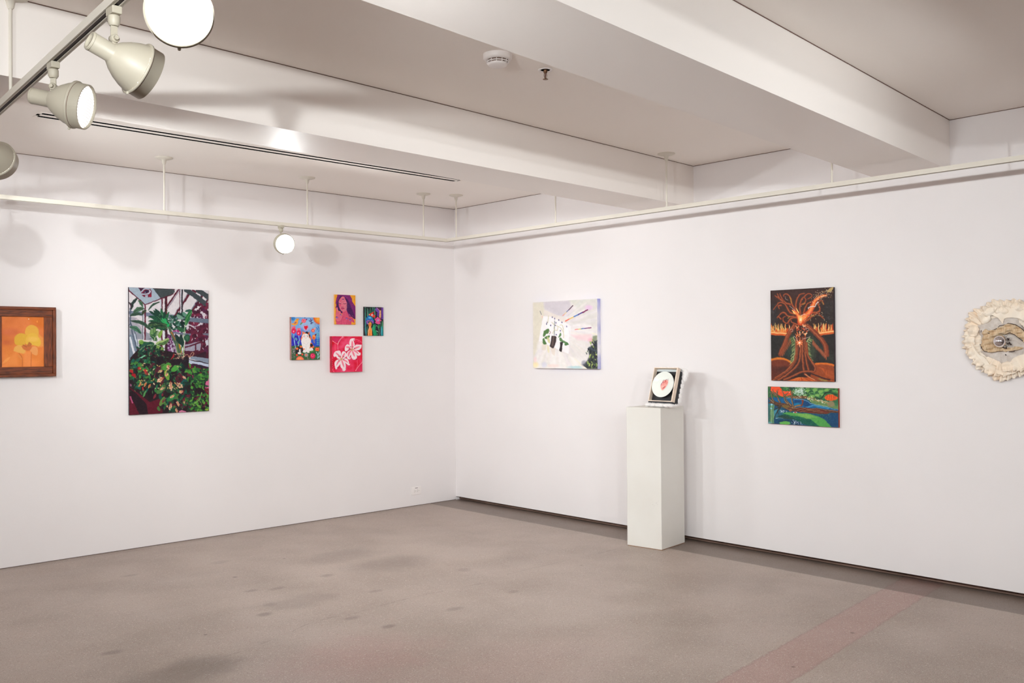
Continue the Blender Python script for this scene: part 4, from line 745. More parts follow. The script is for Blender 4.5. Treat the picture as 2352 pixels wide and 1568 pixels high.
# ------------------------------------------------------------------ camera
cam = bpy.data.cameras.new('camera'); co = bpy.data.objects.new('camera', cam); COL.objects.link(co); sc.camera = co
F_PX, YAW, PIT, ROL = 2118.06, 46.62, .4883, -.4294
cam.sensor_fit = 'HORIZONTAL'; cam.sensor_width = 36; cam.lens = 36 * F_PX / 2352; cam.clip_start = .05; cam.clip_end = 60
y_, p_, r_ = (math.radians(v) for v in (YAW, PIT, ROL))
Fw = Vector((math.cos(y_) * math.cos(p_), math.sin(y_) * math.cos(p_), math.sin(p_)))
Rt = Vector((math.sin(y_), -math.cos(y_), 0)); Up = Rt.cross(Fw)
Rt, Up = Rt * math.cos(r_) + Up * math.sin(r_), Up * math.cos(r_) - Rt * math.sin(r_)
co.matrix_world = Matrix(((Rt.x, Up.x, -Fw.x, -5.9365), (Rt.y, Up.y, -Fw.y, -7.1164), (Rt.z, Up.z, -Fw.z, 1.5), (0, 0, 0, 1)))

# ------------------------------------------------------------------ room shell
H = 2.9105; HB = 2.5936; X0, Y0 = -11.5, -12.5
ROSY = (-3.395, -3.346, -3.016, -3.933)
def floor_mat():
    m = bpy.data.materials.new('terrazzo_floor'); m.use_nodes = True; nt = m.node_tree; N = nt.nodes; Lk = nt.links; b = N['Principled BSDF']
    tc = N.new('ShaderNodeTexCoord'); P = tc.outputs['Object']
    def val(x): return x if hasattr(x, 'links') else None
    def mth(op, a, c=None, d=None, clamp=False):
        n = N.new('ShaderNodeMath'); n.operation = op; n.use_clamp = clamp
        for i, v in enumerate((a, c, d)):
            if v is None: continue
            if isinstance(v, (int, float)): n.inputs[i].default_value = v
            else: Lk.new(v, n.inputs[i])
        return n.outputs[0]
    sep = N.new('ShaderNodeSeparateXYZ'); Lk.new(P, sep.inputs[0]); X, Y = sep.outputs[0], sep.outputs[1]
    cache = {}
    def noise(scale, detail=3, rough=.5):
        if (scale, detail, rough) not in cache: cache[(scale, detail, rough)] = noise_(scale, detail, rough)
        return cache[(scale, detail, rough)]
    def noise_(scale, detail=3, rough=.5):
        n = N.new('ShaderNodeTexNoise'); n.inputs['Scale'].default_value = scale; n.inputs['Detail'].default_value = detail; n.inputs['Roughness'].default_value = rough; Lk.new(P, n.inputs['Vector']); return n.outputs['Fac']
    def ramp(f, lo, hi):
        n = N.new('ShaderNodeMapRange'); n.interpolation_type = 'SMOOTHSTEP'; n.inputs['From Min'].default_value = lo; n.inputs['From Max'].default_value = hi; Lk.new(f, n.inputs['Value']); return n.outputs['Result']
    def mix(fac, a, c, mode='MIX'):
        n = N.new('ShaderNodeMix'); n.data_type = 'RGBA'; n.blend_type = mode
        if isinstance(fac, (int, float)): n.inputs[0].default_value = fac
        else: Lk.new(fac, n.inputs[0])
        for i, v in ((6, a), (7, c)):
            if isinstance(v, tuple): n.inputs[i].default_value = (*sr(v), 1)
            else: Lk.new(v, n.inputs[i])
        return n.outputs[2]
    col = mix(ramp(noise(1.6, 4), .3, .7), FLOOR_A, FLOOR_B)
    col = mix(mth('MULTIPLY', ramp(noise(.7, 5, .6), .52, .75), .35), col, FLOOR_PINK)
    # pink band running in from the right wall, and a rosy area in front
    wob = mth('MULTIPLY', mth('SUBTRACT', noise(14, 3), .5), .03)
    d = mth('ADD', mth('SUBTRACT', mth('MULTIPLY', Y, 1.0), mth('MULTIPLY', X, .0945)), wob)      # y - .0945 x
    band = mth('MULTIPLY', ramp(d, -4.752, -4.742), mth('SUBTRACT', 1.0, ramp(d, -4.50, -4.49)))
    bandfull = band
    def spot(x, y, rx, ry, lo=.4, hi=1.0):
        a = mth('DIVIDE', mth('SUBTRACT', X, x), rx); c = mth('DIVIDE', mth('SUBTRACT', Y, y), ry)
        q = mth('SQRT', mth('ADD', mth('MULTIPLY', a, a), mth('MULTIPLY', c, c)))
        return mth('SUBTRACT', 1.0, ramp(mth('ADD', q, mth('MULTIPLY', mth('SUBTRACT', noise(6), .5), 1.0)), lo, hi))
    rosy = mth('MAXIMUM', spot(ROSY[0], ROSY[1], .55, .45, .0, 1.25), mth('MULTIPLY', spot(ROSY[2], ROSY[3], .8, .5, .0, 1.3), .5))
    col = mix(mth('MULTIPLY', rosy, .75), col, FLOOR_RED)
    col = mix(mth('MULTIPLY', bandfull, .85), col, FLOOR_RED)
    eb = mth('MAXIMUM', mth('SUBTRACT', 1.0, ramp(mth('ABSOLUTE', mth('ADD', d, 4.495)), .002, .012)), mth('SUBTRACT', 1.0, ramp(mth('ABSOLUTE', mth('ADD', d, 4.745)), .002, .012)))
    col = mix(mth('MULTIPLY', eb, .4), col, (118, 82, 76))
    fine = ramp(noise(330, 2, .7), .28, .72); col = mix(mth('MULTIPLY', fine, .36), col, (222, 204, 191)); fine2 = ramp(noise(210, 3, .8), .5, .78); col = mix(mth('MULTIPLY', fine2, .42), col, (110, 88, 78))
    # specks of aggregate
    def specks(scale, thr, c, amt, col, seed=0):
        v = N.new('ShaderNodeTexVoronoi'); v.inputs['Scale'].default_value = scale
        mp = N.new('ShaderNodeMapping'); mp.inputs['Location'].default_value = (seed, seed * 1.7, 0); Lk.new(P, mp.inputs['Vector']); Lk.new(mp.outputs[0], v.inputs['Vector'])
        s2 = N.new('ShaderNodeSeparateColor'); Lk.new(v.outputs['Color'], s2.inputs[0])
        near = mth('SUBTRACT', 1.0, ramp(v.outputs['Distance'], .22, .38)); pick = mth('GREATER_THAN', s2.outputs[0], thr)
        return mix(mth('MULTIPLY', mth('MULTIPLY', near, pick), amt), col, c)
    col = specks(130, .45, (196, 182, 172), .55, col); col = specks(190, .5, (190, 170, 158), .5, col, 9.1); col = specks(150, .55, (104, 88, 80), .5, col, 3.1); col = specks(80, .86, (206, 196, 188), .5, col, 5.3); col = specks(90, .8, (146, 104, 92), .5, col, 7.7)
    # stains and footprints
    dark = None
    for (x, y, rx, ry, s_) in STAINS:
        k = mth('MULTIPLY', spot(x, y, rx, ry, .3, 1.1), min(1., s_ * 1.35)); dark = k if dark is None else mth('MAXIMUM', dark, k)
    for a, c in zip(CRACK[:-1], CRACK[1:]):
        dx, dy = c[0] - a[0], c[1] - a[1]; L2 = dx * dx + dy * dy
        ax = mth('SUBTRACT', X, a[0]); ay = mth('SUBTRACT', Y, a[1])
        t = mth('DIVIDE', mth('ADD', mth('MULTIPLY', ax, dx), mth('MULTIPLY', ay, dy)), L2, clamp=True)
        ex = mth('SUBTRACT', ax, mth('MULTIPLY', t, dx)); ey = mth('SUBTRACT', ay, mth('MULTIPLY', t, dy))
        q = mth('SQRT', mth('ADD', mth('MULTIPLY', ex, ex), mth('MULTIPLY', ey, ey)))
        q = mth('ADD', q, mth('MULTIPLY', mth('SUBTRACT', noise(9, 4), .5), .05))
        k = mth('MULTIPLY', mth('SUBTRACT', 1.0, ramp(mth('ABSOLUTE', q), .001, .006)), .38); dark = mth('MAXIMUM', dark, k)
    for a, c in (CRACK2,):
        dx, dy = c[0] - a[0], c[1] - a[1]; L2 = dx * dx + dy * dy; ax = mth('SUBTRACT', X, a[0]); ay = mth('SUBTRACT', Y, a[1])
        t = mth('DIVIDE', mth('ADD', mth('MULTIPLY', ax, dx), mth('MULTIPLY', ay, dy)), L2, clamp=True)
        ex = mth('SUBTRACT', ax, mth('MULTIPLY', t, dx)); ey = mth('SUBTRACT', ay, mth('MULTIPLY', t, dy))
        q = mth('ADD', mth('SQRT', mth('ADD', mth('MULTIPLY', ex, ex), mth('MULTIPLY', ey, ey))), mth('MULTIPLY', mth('SUBTRACT', noise(9, 4), .5), .06))
        dark = mth('MAXIMUM', dark, mth('MULTIPLY', mth('SUBTRACT', 1.0, ramp(mth('ABSOLUTE', q), .001, .006)), .34))
    # darker border along the right wall, thin one along the left wall
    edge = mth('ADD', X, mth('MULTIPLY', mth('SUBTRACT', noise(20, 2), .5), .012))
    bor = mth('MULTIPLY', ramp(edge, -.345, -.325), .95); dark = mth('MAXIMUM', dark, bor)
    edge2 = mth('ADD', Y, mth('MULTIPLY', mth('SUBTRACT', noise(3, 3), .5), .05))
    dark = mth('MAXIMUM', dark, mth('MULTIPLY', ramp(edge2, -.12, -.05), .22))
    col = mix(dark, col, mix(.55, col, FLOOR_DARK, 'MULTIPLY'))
    Lk.new(col, b.inputs['Base Color'])
    rg = mth('ADD', .32, mth('MULTIPLY', noise(3, 3), .22)); Lk.new(rg, b.inputs['Roughness']); b.inputs['Specular IOR Level'].default_value = .35
    return m
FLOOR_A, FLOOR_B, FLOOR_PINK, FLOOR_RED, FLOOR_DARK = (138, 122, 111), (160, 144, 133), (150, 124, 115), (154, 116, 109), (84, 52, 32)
STAINS = [(-2.938, -0.898, 0.1, 0.06, 0.22), (-3.349, -2.303, 0.07, 0.055, 0.5), (-3.223, -2.149, 0.07, 0.05, 0.45), (-3.01, -1.842, 0.07, 0.04, 0.35), (-3.151, -1.775, 0.06, 0.035, 0.35), (-2.603, -1.772, 0.07, 0.05, 0.4), (-3.543, -0.828, 0.07, 0.04, 0.3), (-2.605, -2.336, 0.06, 0.035, 0.3), (-2.978, -2.997, 0.06, 0.04, 0.5), (-3.038, -2.72, 0.06, 0.035, 0.35), (-2.508, -2.991, 0.07, 0.04, 0.35), (-2.003, -2.953, 0.06, 0.04, 0.3), (-4.222, -2.375, 0.07, 0.045, 0.45), (-1.855, -2.301, 0.07, 0.06, 0.3), (-3.063, -1.378, 0.018, 0.018, 0.9), (-3.758, -2.428, 0.014, 0.014, 0.9), (-2.002, -4.859, 0.014, 0.014, 0.8), (-1.315, -4.81, 0.016, 0.016, 0.8), (-2.55, -1.116, 0.012, 0.012, 0.8), (-1.198, -2.783, 0.012, 0.012, 0.5), (-2.214, -1.355, 0.42, 0.26, 0.3), (-2.113, -1.787, 0.4, 0.3, 0.32), (-3.086, -2.206, 0.32, 0.2, 0.3), (-4.064, -2.908, 0.3, 0.22, 0.5), (-1.498, -2.331, 0.3, 0.2, 0.12), (-4.235, -2.953, 0.3, 0.2, 0.4)]
CRACK = [(-3.967, -2.86), (-3.788, -2.822), (-3.471, -2.734), (-3.293, -2.651), (-3.12, -2.626), (-3.017, -2.657), (-2.636, -2.615), (-2.392, -2.621), (-1.929, -2.678)]
CRACK2 = ((-1.72, -2.60), (-.62, -2.62))
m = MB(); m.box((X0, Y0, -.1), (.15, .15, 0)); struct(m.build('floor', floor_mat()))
m = MB(); m.box((X0 - .15, 0, .0), (.15, .15, H + .25)); wl = struct(m.build('wall_left', M['wall']))
m = MB(); m.box((0, Y0, .036), (.15, 0, H + .25)); wr = struct(m.build('wall_right', M['wall']))
m = MB(); m.box((.045, Y0, .005), (.075, 0, .036)); m.box((.06, Y0, 0), (.15, 0, .036)); struct(m.build('baseboard_right', M['recess']))
m = MB(); m.box((X0, -.002, 0), (.0, 0, .005)); struct(m.build('baseboard_left', M['joint']))
m = MB(); m.box((X0 - .15, Y0, 0), (X0, 0, H + .25)); struct(m.build('wall_back', M['wall']))
m = MB(); m.box((X0 - .15, Y0 - .15, 0), (.15, Y0, H + .25)); struct(m.build('wall_front', M['wall']))
# ceiling with the opening for the slot diffuser
m = MB(); sx0, sx1, sy0, sy1 = -4.235, -.975, -1.315, -1.155
for a, b in (((X0, Y0), (.0, sy0)), ((X0, sy1), (.0, 0)), ((X0, sy0), (sx0, sy1)), ((sx1, sy0), (0, sy1))): m.box((*a, H), (*b, H + .2))
struct(m.build('ceiling', M['ceil']))
# dark reveal lines where ceiling meets walls and beams
def bey(y, x, a): return y + x * math.tan(math.radians(a))
BEAMS = [(-2.4891, -2.8978, 2.5043, HB), (-4.3791, -4.8241, 4.3287, 2.5972), (-6.30, -6.75, 4.3, 2.597), (-8.2, -8.65, 4.3, 2.597), (-10.2, -10.65, 4.3, 2.597)]
for i, (yf, yn, a, hb) in enumerate(BEAMS):
    m = MB(); m.prism([(0, bey(yn, 0, a)), (0, bey(yf, 0, a)), (X0, bey(yf, X0, a)), (X0, bey(yn, X0, a))], hb, H); struct(m.build('trim_%d' % (i + 1), M['beam']))
k = 5
rt = .0032
for i, (yf, yn, a, hb) in enumerate(BEAMS[:3]):
    for y, s_ in ((yn, -1), (yf, 1)):
        k += 1; m = MB(); m.prism([(0, bey(y, 0, a)), (0, bey(y, 0, a) + s_ * .003), (X0, bey(y, X0, a) + s_ * .003), (X0, bey(y, X0, a))], H - rt, H); struct(m.build('trim_%d' % (k), M['reveal']))
m = MB(); m.box((X0, -.003, H - rt), (0, 0, H)); struct(m.build('trim_%d' % (k + 1), M['reveal']))
for i, (ya, yb) in enumerate(((-2.4891, 0), (-4.3791, -2.8978), (-6.30, -4.8241))):
    m = MB(); m.box((-.003, ya, H - rt), (0, yb, H)); struct(m.build('trim_%d' % (k + 2 + i), M['reveal']))

# slot diffuser in the ceiling
sd = thing('slot_diffuser', 'long white twin slot air diffuser with two black slots set in the ceiling', 'air diffuser', (sx0, sy0, H), (0, 0, 0))
W_, L_ = sy1 - sy0, sx1 - sx0
m = MB()
sl = [(.018, .052), (.096, .130)]
def xr(y): return L_ - .014 + (y - .022) * 0
m.box((0, 0, -.002), (L_, sl[0][0], .02)); m.box((0, sl[0][1], -.002), (L_, sl[1][0], .02)); m.box((0, sl[1][1], -.002), (L_, W_, .02))
m.box((0, sl[0][0], -.002), (.016, sl[1][1], .02)); m.box((L_ - .016, sl[0][0], -.002), (L_, sl[1][1], .02))
m.build('frame', M['ceil'], sd)
for a, b in sl:
    m = MB(); m.box((.016, a, -.0012), (L_ - .016, b, .004)); m.build('slot', M['black'], sd)

# ------------------------------------------------------------------ smoke detector, sprinkler, outlet
t = thing('smoke_detector', 'round white smoke detector on the ceiling beside the sprinkler', 'smoke detector', (-2.955, -3.876, H))
m = MB(); m.lathe([(.0695, 0), (.0695, -.018), (.064, -.026), (.054, -.028)], 48); m.build('base', M['plastic'], t)
m = MB(); m.lathe([(.050, -.024), (.050, -.033), (.047, -.034), (.047, -.042)], 48); m.build('vent_band', M['reveal'], t)
m = MB(); m.lathe([(.054, -.0345), (.054, -.038), (.049, -.039), (.048, -.037)], 48); m.build('ring', M['plastic'], t)
m = MB(); m.lathe([(.049, -.0425), (.049, -.047), (.042, -.054), (.02, -.057), (.001, -.0575)], 48); m.build('sensor_cap', M['plastic'], t)
for q in range(12):
    m = MB(); a = q * PI / 6 + .2; m.obox((.0495 * math.cos(a), .0495 * math.sin(a), -.036), (math.cos(a), math.sin(a), 0), (-math.sin(a), math.cos(a), 0), (0, 0, 1), .003, .0015, .0085); m.build('rib', M['plastic'], t)
m = MB(); m.lathe([(.0022, 0), (.0022, -.004)], 12, (-.048, -.038, -.019)); m.build('indicator', M['reveal'], t)
t = thing('fire_sprinkler', 'small bronze fire sprinkler in a white ring on the ceiling', 'sprinkler', (-2.615, -3.862, H))
m = MB(); m.lathe([(.024, 0), (.024, -.003), (.037, -.004), (.037, 0)], 40, cap=False); m.build('escutcheon', M['plastic'], t)
m = MB(); m.lathe([(.0245, -.001), (.001, -.0012)], 32); m.build('recess', M['black'], t)
m = MB(); m.lathe([(.010, 0), (.010, -.014), (.007, -.016), (.007, -.019)], 20)
for s_ in (-1, 1): m.tube([(s_ * .006, 0, -.016), (s_ * .0095, 0, -.028), (s_ * .007, 0, -.040), (0, 0, -.047)], .0016, 8)
m.build('frame_arms', M['brass'], t)
m = MB(); m.lathe([(.0022, -.017), (.003, -.03), (.0022, -.044)], 12); m.build('bulb', mat('sprinkler_bulb', (104, 58, 42), .3), t)
m = MB(); m.lathe([(.004, -.046), (.014, -.048), (.013, -.0495), (.004, -.0495)], 24); m.build('deflector', M['brass'], t)
t = thing('power_outlet', 'white double power outlet low on the left wall by the corner', 'outlet', (-.4985, 0, .1445))
m = MB(); m.box((-.057, -.006, -.0365), (.057, 0, .0365)); m.build('cover_plate', M['plastic'], t, bevel=.002)
for s_ in (-1, 1):
    m = MB(); m.box((s_ * .019 - .0155, -.0085, -.017), (s_ * .019 + .0155, -.005, .017)); so = m.build('socket', M['plastic'], t, bevel=.002)
    m = MB(); g = mat('outlet_slot', (110, 104, 104), .8) if s_ < 0 else g
    for zz in (-.007, .007): m.box((s_ * .019 - .009, -.0088, zz - .0016), (s_ * .019 - .003, -.0084, zz + .0016))
    m.lathe([(.0026, -.0086), (.0026, -.0089)], 12, (s_ * .019 + .008, 0, 0), (0, 1, 0)); m.build('pin_slots', g, so)
m = MB(); m.box((-.016, -.0066, .024), (.016, -.0060, .0285)); m.build('marking_strip', g, t)

# ------------------------------------------------------------------ lighting tracks
TZ0, TZ1 = 2.495, 2.523
def track_profile(m, mg, p0, p1, hw=.0175):
    """channel open at the bottom with a dark groove"""
    p0, p1 = Vector(p0), Vector(p1); d = (p1 - p0).normalized(); s_ = Vector((d.y, -d.x, 0)); L = (p1 - p0).length; c = (p0 + p1) / 2
    zc = (TZ0 + TZ1) / 2; hh = (TZ1 - TZ0) / 2
    for q in (-1, 1): m.obox((c.x + s_.x * q * (hw - .003), c.y + s_.y * q * (hw - .003), zc), d, s_, (0, 0, 1), L / 2, .003, hh)
    m.obox((c.x, c.y, TZ1 - .003), d, s_, (0, 0, 1), L / 2, hw - .001, .003)
    for q in (-1, 1): m.obox((c.x + s_.x * q * (hw - .0075), c.y + s_.y * q * (hw - .0075), TZ0 + .0015), d, s_, (0, 0, 1), L / 2, .003, .0015)
    mg.obox((c.x, c.y, TZ0 + .009), d, s_, (0, 0, 1), L / 2, hw - .0075, .005)
def rod(root, x, y, ztop=H):
    x -= root.location.x; y -= root.location.y
    m = MB(); m.lathe([(.064, ztop), (.062, ztop - .006), (.045, ztop - .012), (.018, ztop - .018), (.012, ztop - .045), (.0085, ztop - .05)], 36, (x, y, 0)); cn = m.build('canopy', M['track'], root)
    m = MB(); m.lathe([(.0065, TZ1 - .004), (.0065, ztop - .045)], 14, (x, y, 0)); m.lathe([(.0085, TZ1 - .003), (.0085, TZ1 + .012)], 14, (x, y, 0)); m.build('rod', M['track'], root)
def make_track(name, label, pts, rods):
    p0 = Vector((*pts[0], 0)); root = thing(name, label, 'lighting track', (p0.x, p0.y, 0))
    m = MB(); mg = MB()
    for a, b in zip(pts[:-1], pts[1:]): track_profile(m, mg, Vector((*a, 0)) - p0, Vector((*b, 0)) - p0)
    m.build('rail', M['track'], root); mg.build('groove', M['groove'], root)
    for x, y, *z in rods: rod(root, x, y, *(z or [H]))
    return root
make_track('lighting_track', 'white lighting track hung along the left wall, one lit lamp on it', [(-7.6, -.53), (-.5125, -.53)], [(-3.175, -.53), (-1.993, -.53), (-.80, -.53), (-4.42, -.53), (-5.6, -.53)])
make_track('lighting_track', 'white lighting track hung along the right wall, without lamps', [(-.53, -.549), (-.53, -9.5)], [(-.53, -.666), (-.53, -1.921), (-.53, -3.039), (-.53, -4.315), (-.53, -5.6)])
def tx(y): return -4.862 + (y + 2.9) * .0537
make_track('lighting_track', 'near lighting track crossing the top left corner, carrying four lamps', [(tx(-.62), -.62), (tx(-10), -10)], [(tx(-3.116), -3.116), (tx(-1.2), -1.2), (tx(-5.9), -5.9)])

# ------------------------------------------------------------------ lamps
def lamp(label, lens, aim, lens_mat, group='track lamps', lit=None, adapter=True):
    lens = Vector(lens); a = Vector(aim).normalized()
    kn = lens - a * .108 + Vector((0, 0, .046))
    root = thing('track_lamp', label, 'spotlight', (kn.x, kn.y, TZ0), group=group)
    o = Vector((kn.x, kn.y, TZ0)); r0 = lens - a * .033 - o       # rear edge of the rim
    m = MB(); m.lathe([(.001, -.147), (.020, -.147), (.0205, -.151), (.0262, -.151), (.0275, -.148), (.0275, -.088), (.031, -.084), (.044, -.070), (.058, -.049), (.069, -.026), (.076, -.004)], 48, r0, a, cap=False); m.lathe([(.0277, -.146), (.0283, -.146), (.0283, -.1445), (.0277, -.1445)], 40, r0, a, cap=False)
    m.build('housing', M['lampwhite'], root)
    m = MB(); m.lathe([(.076, -.004), (.0815, -.003), (.0815, .003), (.077, .004), (.077, .039), (.0745, .040), (.0725, .040), (.0725, .022)], 56, r0, a, cap=False); m.build('rim', M['lampwhite'], root)
    m = MB(); m.lathe([(.0773, .0042), (.0777, .0058), (.0773, .0062)], 56, r0, a, cap=False); m.build('seam', M['reveal'], root)
    m = MB(); m.lathe([(.0724, .031), (.060, .034), (.035, .0375), (.001, .039)], 56, r0, a, cap=False); m.build('lens', lens_mat, root)
    side = a.cross(Vector((0, 0, 1))).normalized()
    low = (Vector((0, 0, -1)) + a * a.z).normalized()
    m = MB(); m.lathe([(.0035, 0), (.0045, .003), (.0035, .007), (.001, .008)], 12, r0 + low * .080 - a * .004, low); m.build('latch', M['lampwhite'], root)
    m = MB(); k0 = kn - o; m.lathe([(.010, -.012), (.012, -.010), (.012, .010), (.010, .012)], 20, k0, side); m.lathe([(.006, .012), (.0075, .014), (.006, .020)], 14, k0, side)
    m.obox(k0 - Vector((0, 0, .012)), side, a, (0, 0, 1), .006, .008, .012); m.build('knuckle', M['lampwhite'], root)
    m = MB(); top = -.052; m.obox((k0.x, k0.y, (top + k0.z) / 2), side, Vector((side.y, -side.x, 0)), (0, 0, 1), .0022, .0095, abs(top - k0.z) / 2 + .002); m.build('stem', M['lampwhite'], root)
    m = MB(); m.box((-.014, -.026, -.022), (.014, .026, .0)); m.lathe([(.013, -.022), (.017, -.024), (.017, -.044), (.012, -.053)], 24); m.build('track_adapter', M['lampwhite'], root, bevel=.002)
    return root
def rib_lens():
    m = bpy.data.materials.new('ribbed_lit_lens'); m.use_nodes = True; nt = m.node_tree; b = nt.nodes['Principled BSDF']
    tc = nt.nodes.new('ShaderNodeTexCoord'); w = nt.nodes.new('ShaderNodeTexWave'); w.inputs['Scale'].default_value = 42; w.inputs['Distortion'].default_value = .6; w.bands_direction = 'Z'
    mp = nt.nodes.new('ShaderNodeMapping'); mp.inputs['Rotation'].default_value = (.3, .35, 0); nt.links.new(tc.outputs['Object'], mp.inputs['Vector']); nt.links.new(mp.outputs[0], w.inputs['Vector'])
    r = nt.nodes.new('ShaderNodeMapRange'); r.inputs['To Min'].default_value = .28; r.inputs['To Max'].default_value = 1.1; nt.links.new(w.outputs['Fac'], r.inputs['Value'])
    b.inputs['Base Color'].default_value = (.8, .78, .76, 1); b.inputs['Emission Color'].default_value = (1, .97, .95, 1); nt.links.new(r.outputs['Result'], b.inputs['Emission Strength']); b.inputs['Roughness'].default_value = .2
    return m
LC = (.92, .98, 1.0)
def spot(loc, target, power, size=150, blend=1., rad=.04, name='lamp_light', col=LC):
    l = bpy.data.lights.new(name, 'SPOT'); l.energy = power; l.spot_size = math.radians(size); l.spot_blend = blend; l.shadow_soft_size = rad; l.color = col
    o = bpy.data.objects.new(name, l); COL.objects.link(o); o.location = loc
    o.rotation_euler = (Vector(target) - Vector(loc)).to_track_quat('-Z', 'Y').to_euler(); return o
AIM = {}
def lamp_at(key, lens, aim, mt, label):
    lamp(label, lens, aim, mt); AIM[key] = (Vector(lens), Vector(aim).normalized())
def from_knob(k, a): a = Vector(a).normalized(); return tuple(Vector(k) + a * .108 - Vector((0, 0, .046)))
aA = Vector((.76, -.65, -.21)); lamp_at('A', from_knob((tx(-3.745), -3.745, 2.412), aA), aA, rib_lens(), 'beige track lamp with lit ribbed lens pointing right, in front of the ceiling slots')
aB = Vector((.93, .07, -.33)); lamp_at('B', from_knob((tx(-4.40), -4.40, 2.405), aB), aB, M['lamp_glow'], 'white track lamp seen from behind, hanging left of the glaring lamp')
aC = Vector((-.38, -.87, -.33)); lamp_at('C', (-5.003, -4.981, 2.308), aC, M['lamp_glow_hot'], 'glaring track lamp facing the viewer at the top edge')
aD = Vector((.62, .76, -.30)); lamp_at('D', (-4.845, -2.84, 2.297), aD, M['lamp_glow'], 'track lamp cut by the left edge, seen from its round back')
aE = Vector((-.22, -.94, -.20)); lamp_at('E', (-2.272, -.66, 2.337), aE, M['lamp_glow_hot'], 'small bright lamp on the track along the left wall')

# ------------------------------------------------------------------ lights
def fire(key, power, target=None, size=160):
    l, a = AIM[key]; p = l + a * .012; spot(p, p + a if target is None else target, power, size)
PW = dict(A=30, B=30, C=10, D=78, E=40, S1=165, S2=140, S3=52, F1=80, F2=52, W1=20, R1=165, Q=160, S4=95, N1=90)
fire('A', PW['A'], size=80); fire('B', PW['B'], size=80); fire('C', PW['C'], size=140); fire('D', PW['D'], (-1.9, 0, 1.1), 135); fire('E', PW['E'], (-1.4, -3.0, 1.2), 170)
spot((-5.85, -6.1, 2.36), (-2.9, 0, 1.1), PW['S1'], 84, rad=.02); spot((-5.05, -7.4, 2.36), (0, -2.3, .95), PW['S2'], 88); spot((-1.75, -7.2, 2.34), (-2.2, 0, 1.2), PW['S3'], 80)
spot((tx(-2.2), -2.2, 2.33), (0, -3.3, 1.0), PW['F1'], 96); spot((-4.85, -1.0, 2.33), (0, -1.2, 1.3), PW['F2'], 110); spot((-6.5, -2.7, 2.35), (-3.9, 0, 1.3), PW['W1'], 130)
spot((-5.03, -5.15, 2.34), (0, -3.4, .9), PW['N1'], 90); spot((-7.8, -5.0, 2.36), (-2.4, 0, 1.1), PW['S4'], 74); spot((-4.95, -9.2, 2.36), (0, -3.7, .9), PW['R1'], 80); spot((-8.5, -8.5, 2.36), (-9, -12.5, 1.2), PW['Q'], 150); spot((-9, -4, 2.36), (-11.5, -4, 1.2), PW['Q'], 150)  # unseen spots without fixtures, fills among them added to brighten walls and rear room
w = bpy.data.worlds.new('world'); sc.world = w; w.use_nodes = True; w.node_tree.nodes['Background'].inputs[0].default_value = (.9, .9, 1, 1); w.node_tree.nodes['Background'].inputs[1].default_value = .02

# ------------------------------------------------------------------ pedestal
t = thing('pedestal', 'tall square white pedestal standing before the right wall', 'pedestal', (-.2805, -2.727, 0))
q = [(-.468, -2.593), (-.431, -2.891), (-.093, -2.853), (-.130, -2.555)]; q = [(x + .2805, y + 2.727) for x, y in q]
m = MB(); m.prism(q, .004, 1.054); t2 = m.build('column', M['pedestal'], t, bevel=.003)
m = MB(); m.prism([(x * .985, y * .985) for x, y in q], 0, .005); m.build('base_edge', mat('worn_wood_edge', (150, 112, 84), .8), t)
def vec(u): return Vector(u)
scr = MB()
e1 = Vector((.037, -.298, 0)).normalized(); n1 = Vector((-.298, -.037, 0)).normalized(); p0 = Vector((q[0][0], q[0][1], 0))
rs = random.Random(4)
for (u, z, du, dz) in ((.262, .352, .012, .004), (.255, .347, .010, -.006), (.275, .362, .006, .0), (.225, .333, .016, .003), (.24, .325, .009, .005), (.268, .34, .006, -.008)):
    scr.obox(p0 + e1 * u + Vector((0, 0, z)) + n1 * .0003, (e1 * du + Vector((0, 0, dz))).normalized(), n1, (e1 * -dz + Vector((0, 0, du))).normalized(), math.hypot(du, dz) / 2, .0003, .0006)
scr.build('scuff', mat('scuff_grey', (190, 180, 180), .8), t)

# ------------------------------------------------------------------ framed plate with fur on the pedestal
LEAN = math.radians(17.6)
U_ = Vector((math.sin(LEAN), 0, math.cos(LEAN))); S_ = Vector((0, -1, 0)); N_ = Vector((-math.cos(LEAN), 0, math.sin(LEAN)))
O_ = Vector((-.350, -2.8225, 1.100)); FWd, FH = .224, .266
t = thing('framed_plate', 'leaning box frame holding a white plate with a red heart, on white fur', 'sculpture', O_)
def lp(s_, u, n): return S_ * s_ + U_ * u + N_ * n
def fbox(m, s0, s1, u0, u1, n0, n1): m.obox(lp((s0 + s1) / 2, (u0 + u1) / 2, (n0 + n1) / 2), S_, U_, N_, (s1 - s0) / 2, (u1 - u0) / 2, (n1 - n0) / 2)
hw = FWd / 2; fw = .0065
m = MB(); fbox(m, -hw, hw, 0, fw, -.034, 0); fbox(m, -hw, hw, FH - fw, FH, -.034, 0); fbox(m, -hw, -hw + fw, fw, FH - fw, -.034, 0); fbox(m, hw - fw * 1.5, hw, fw, FH - fw, -.034, 0); m.build('wooden_frame', mat('pale_wood_frame', (236, 216, 196), .5, noise=(30, (226, 204, 184), 3)), t)
m = MB(); fbox(m, -hw + .001, hw - .001, .001, .020, -.078, -.034); fbox(m, -hw + .001, hw + .001, .02, FH - .02, -.082, -.034); fbox(m, -hw + .001, hw + .004, -.012, .0, -.06, -.004); m.build('black_box', M['blackpaint'], t)
m = MB(); fbox(m, -hw + fw, hw - fw, FH - fw - .004, FH - fw, -.03, -.001); m = MB(); fbox(m, -hw + fw, hw - fw, FH - .024, FH - fw, -.0345, -.0325); m.build('inner_lining', mat('lining_grey', (206, 212, 212), .6), t)  # pale grey strip across the top of the backing
PC = lp(-.002, FH * .5, -.0165)
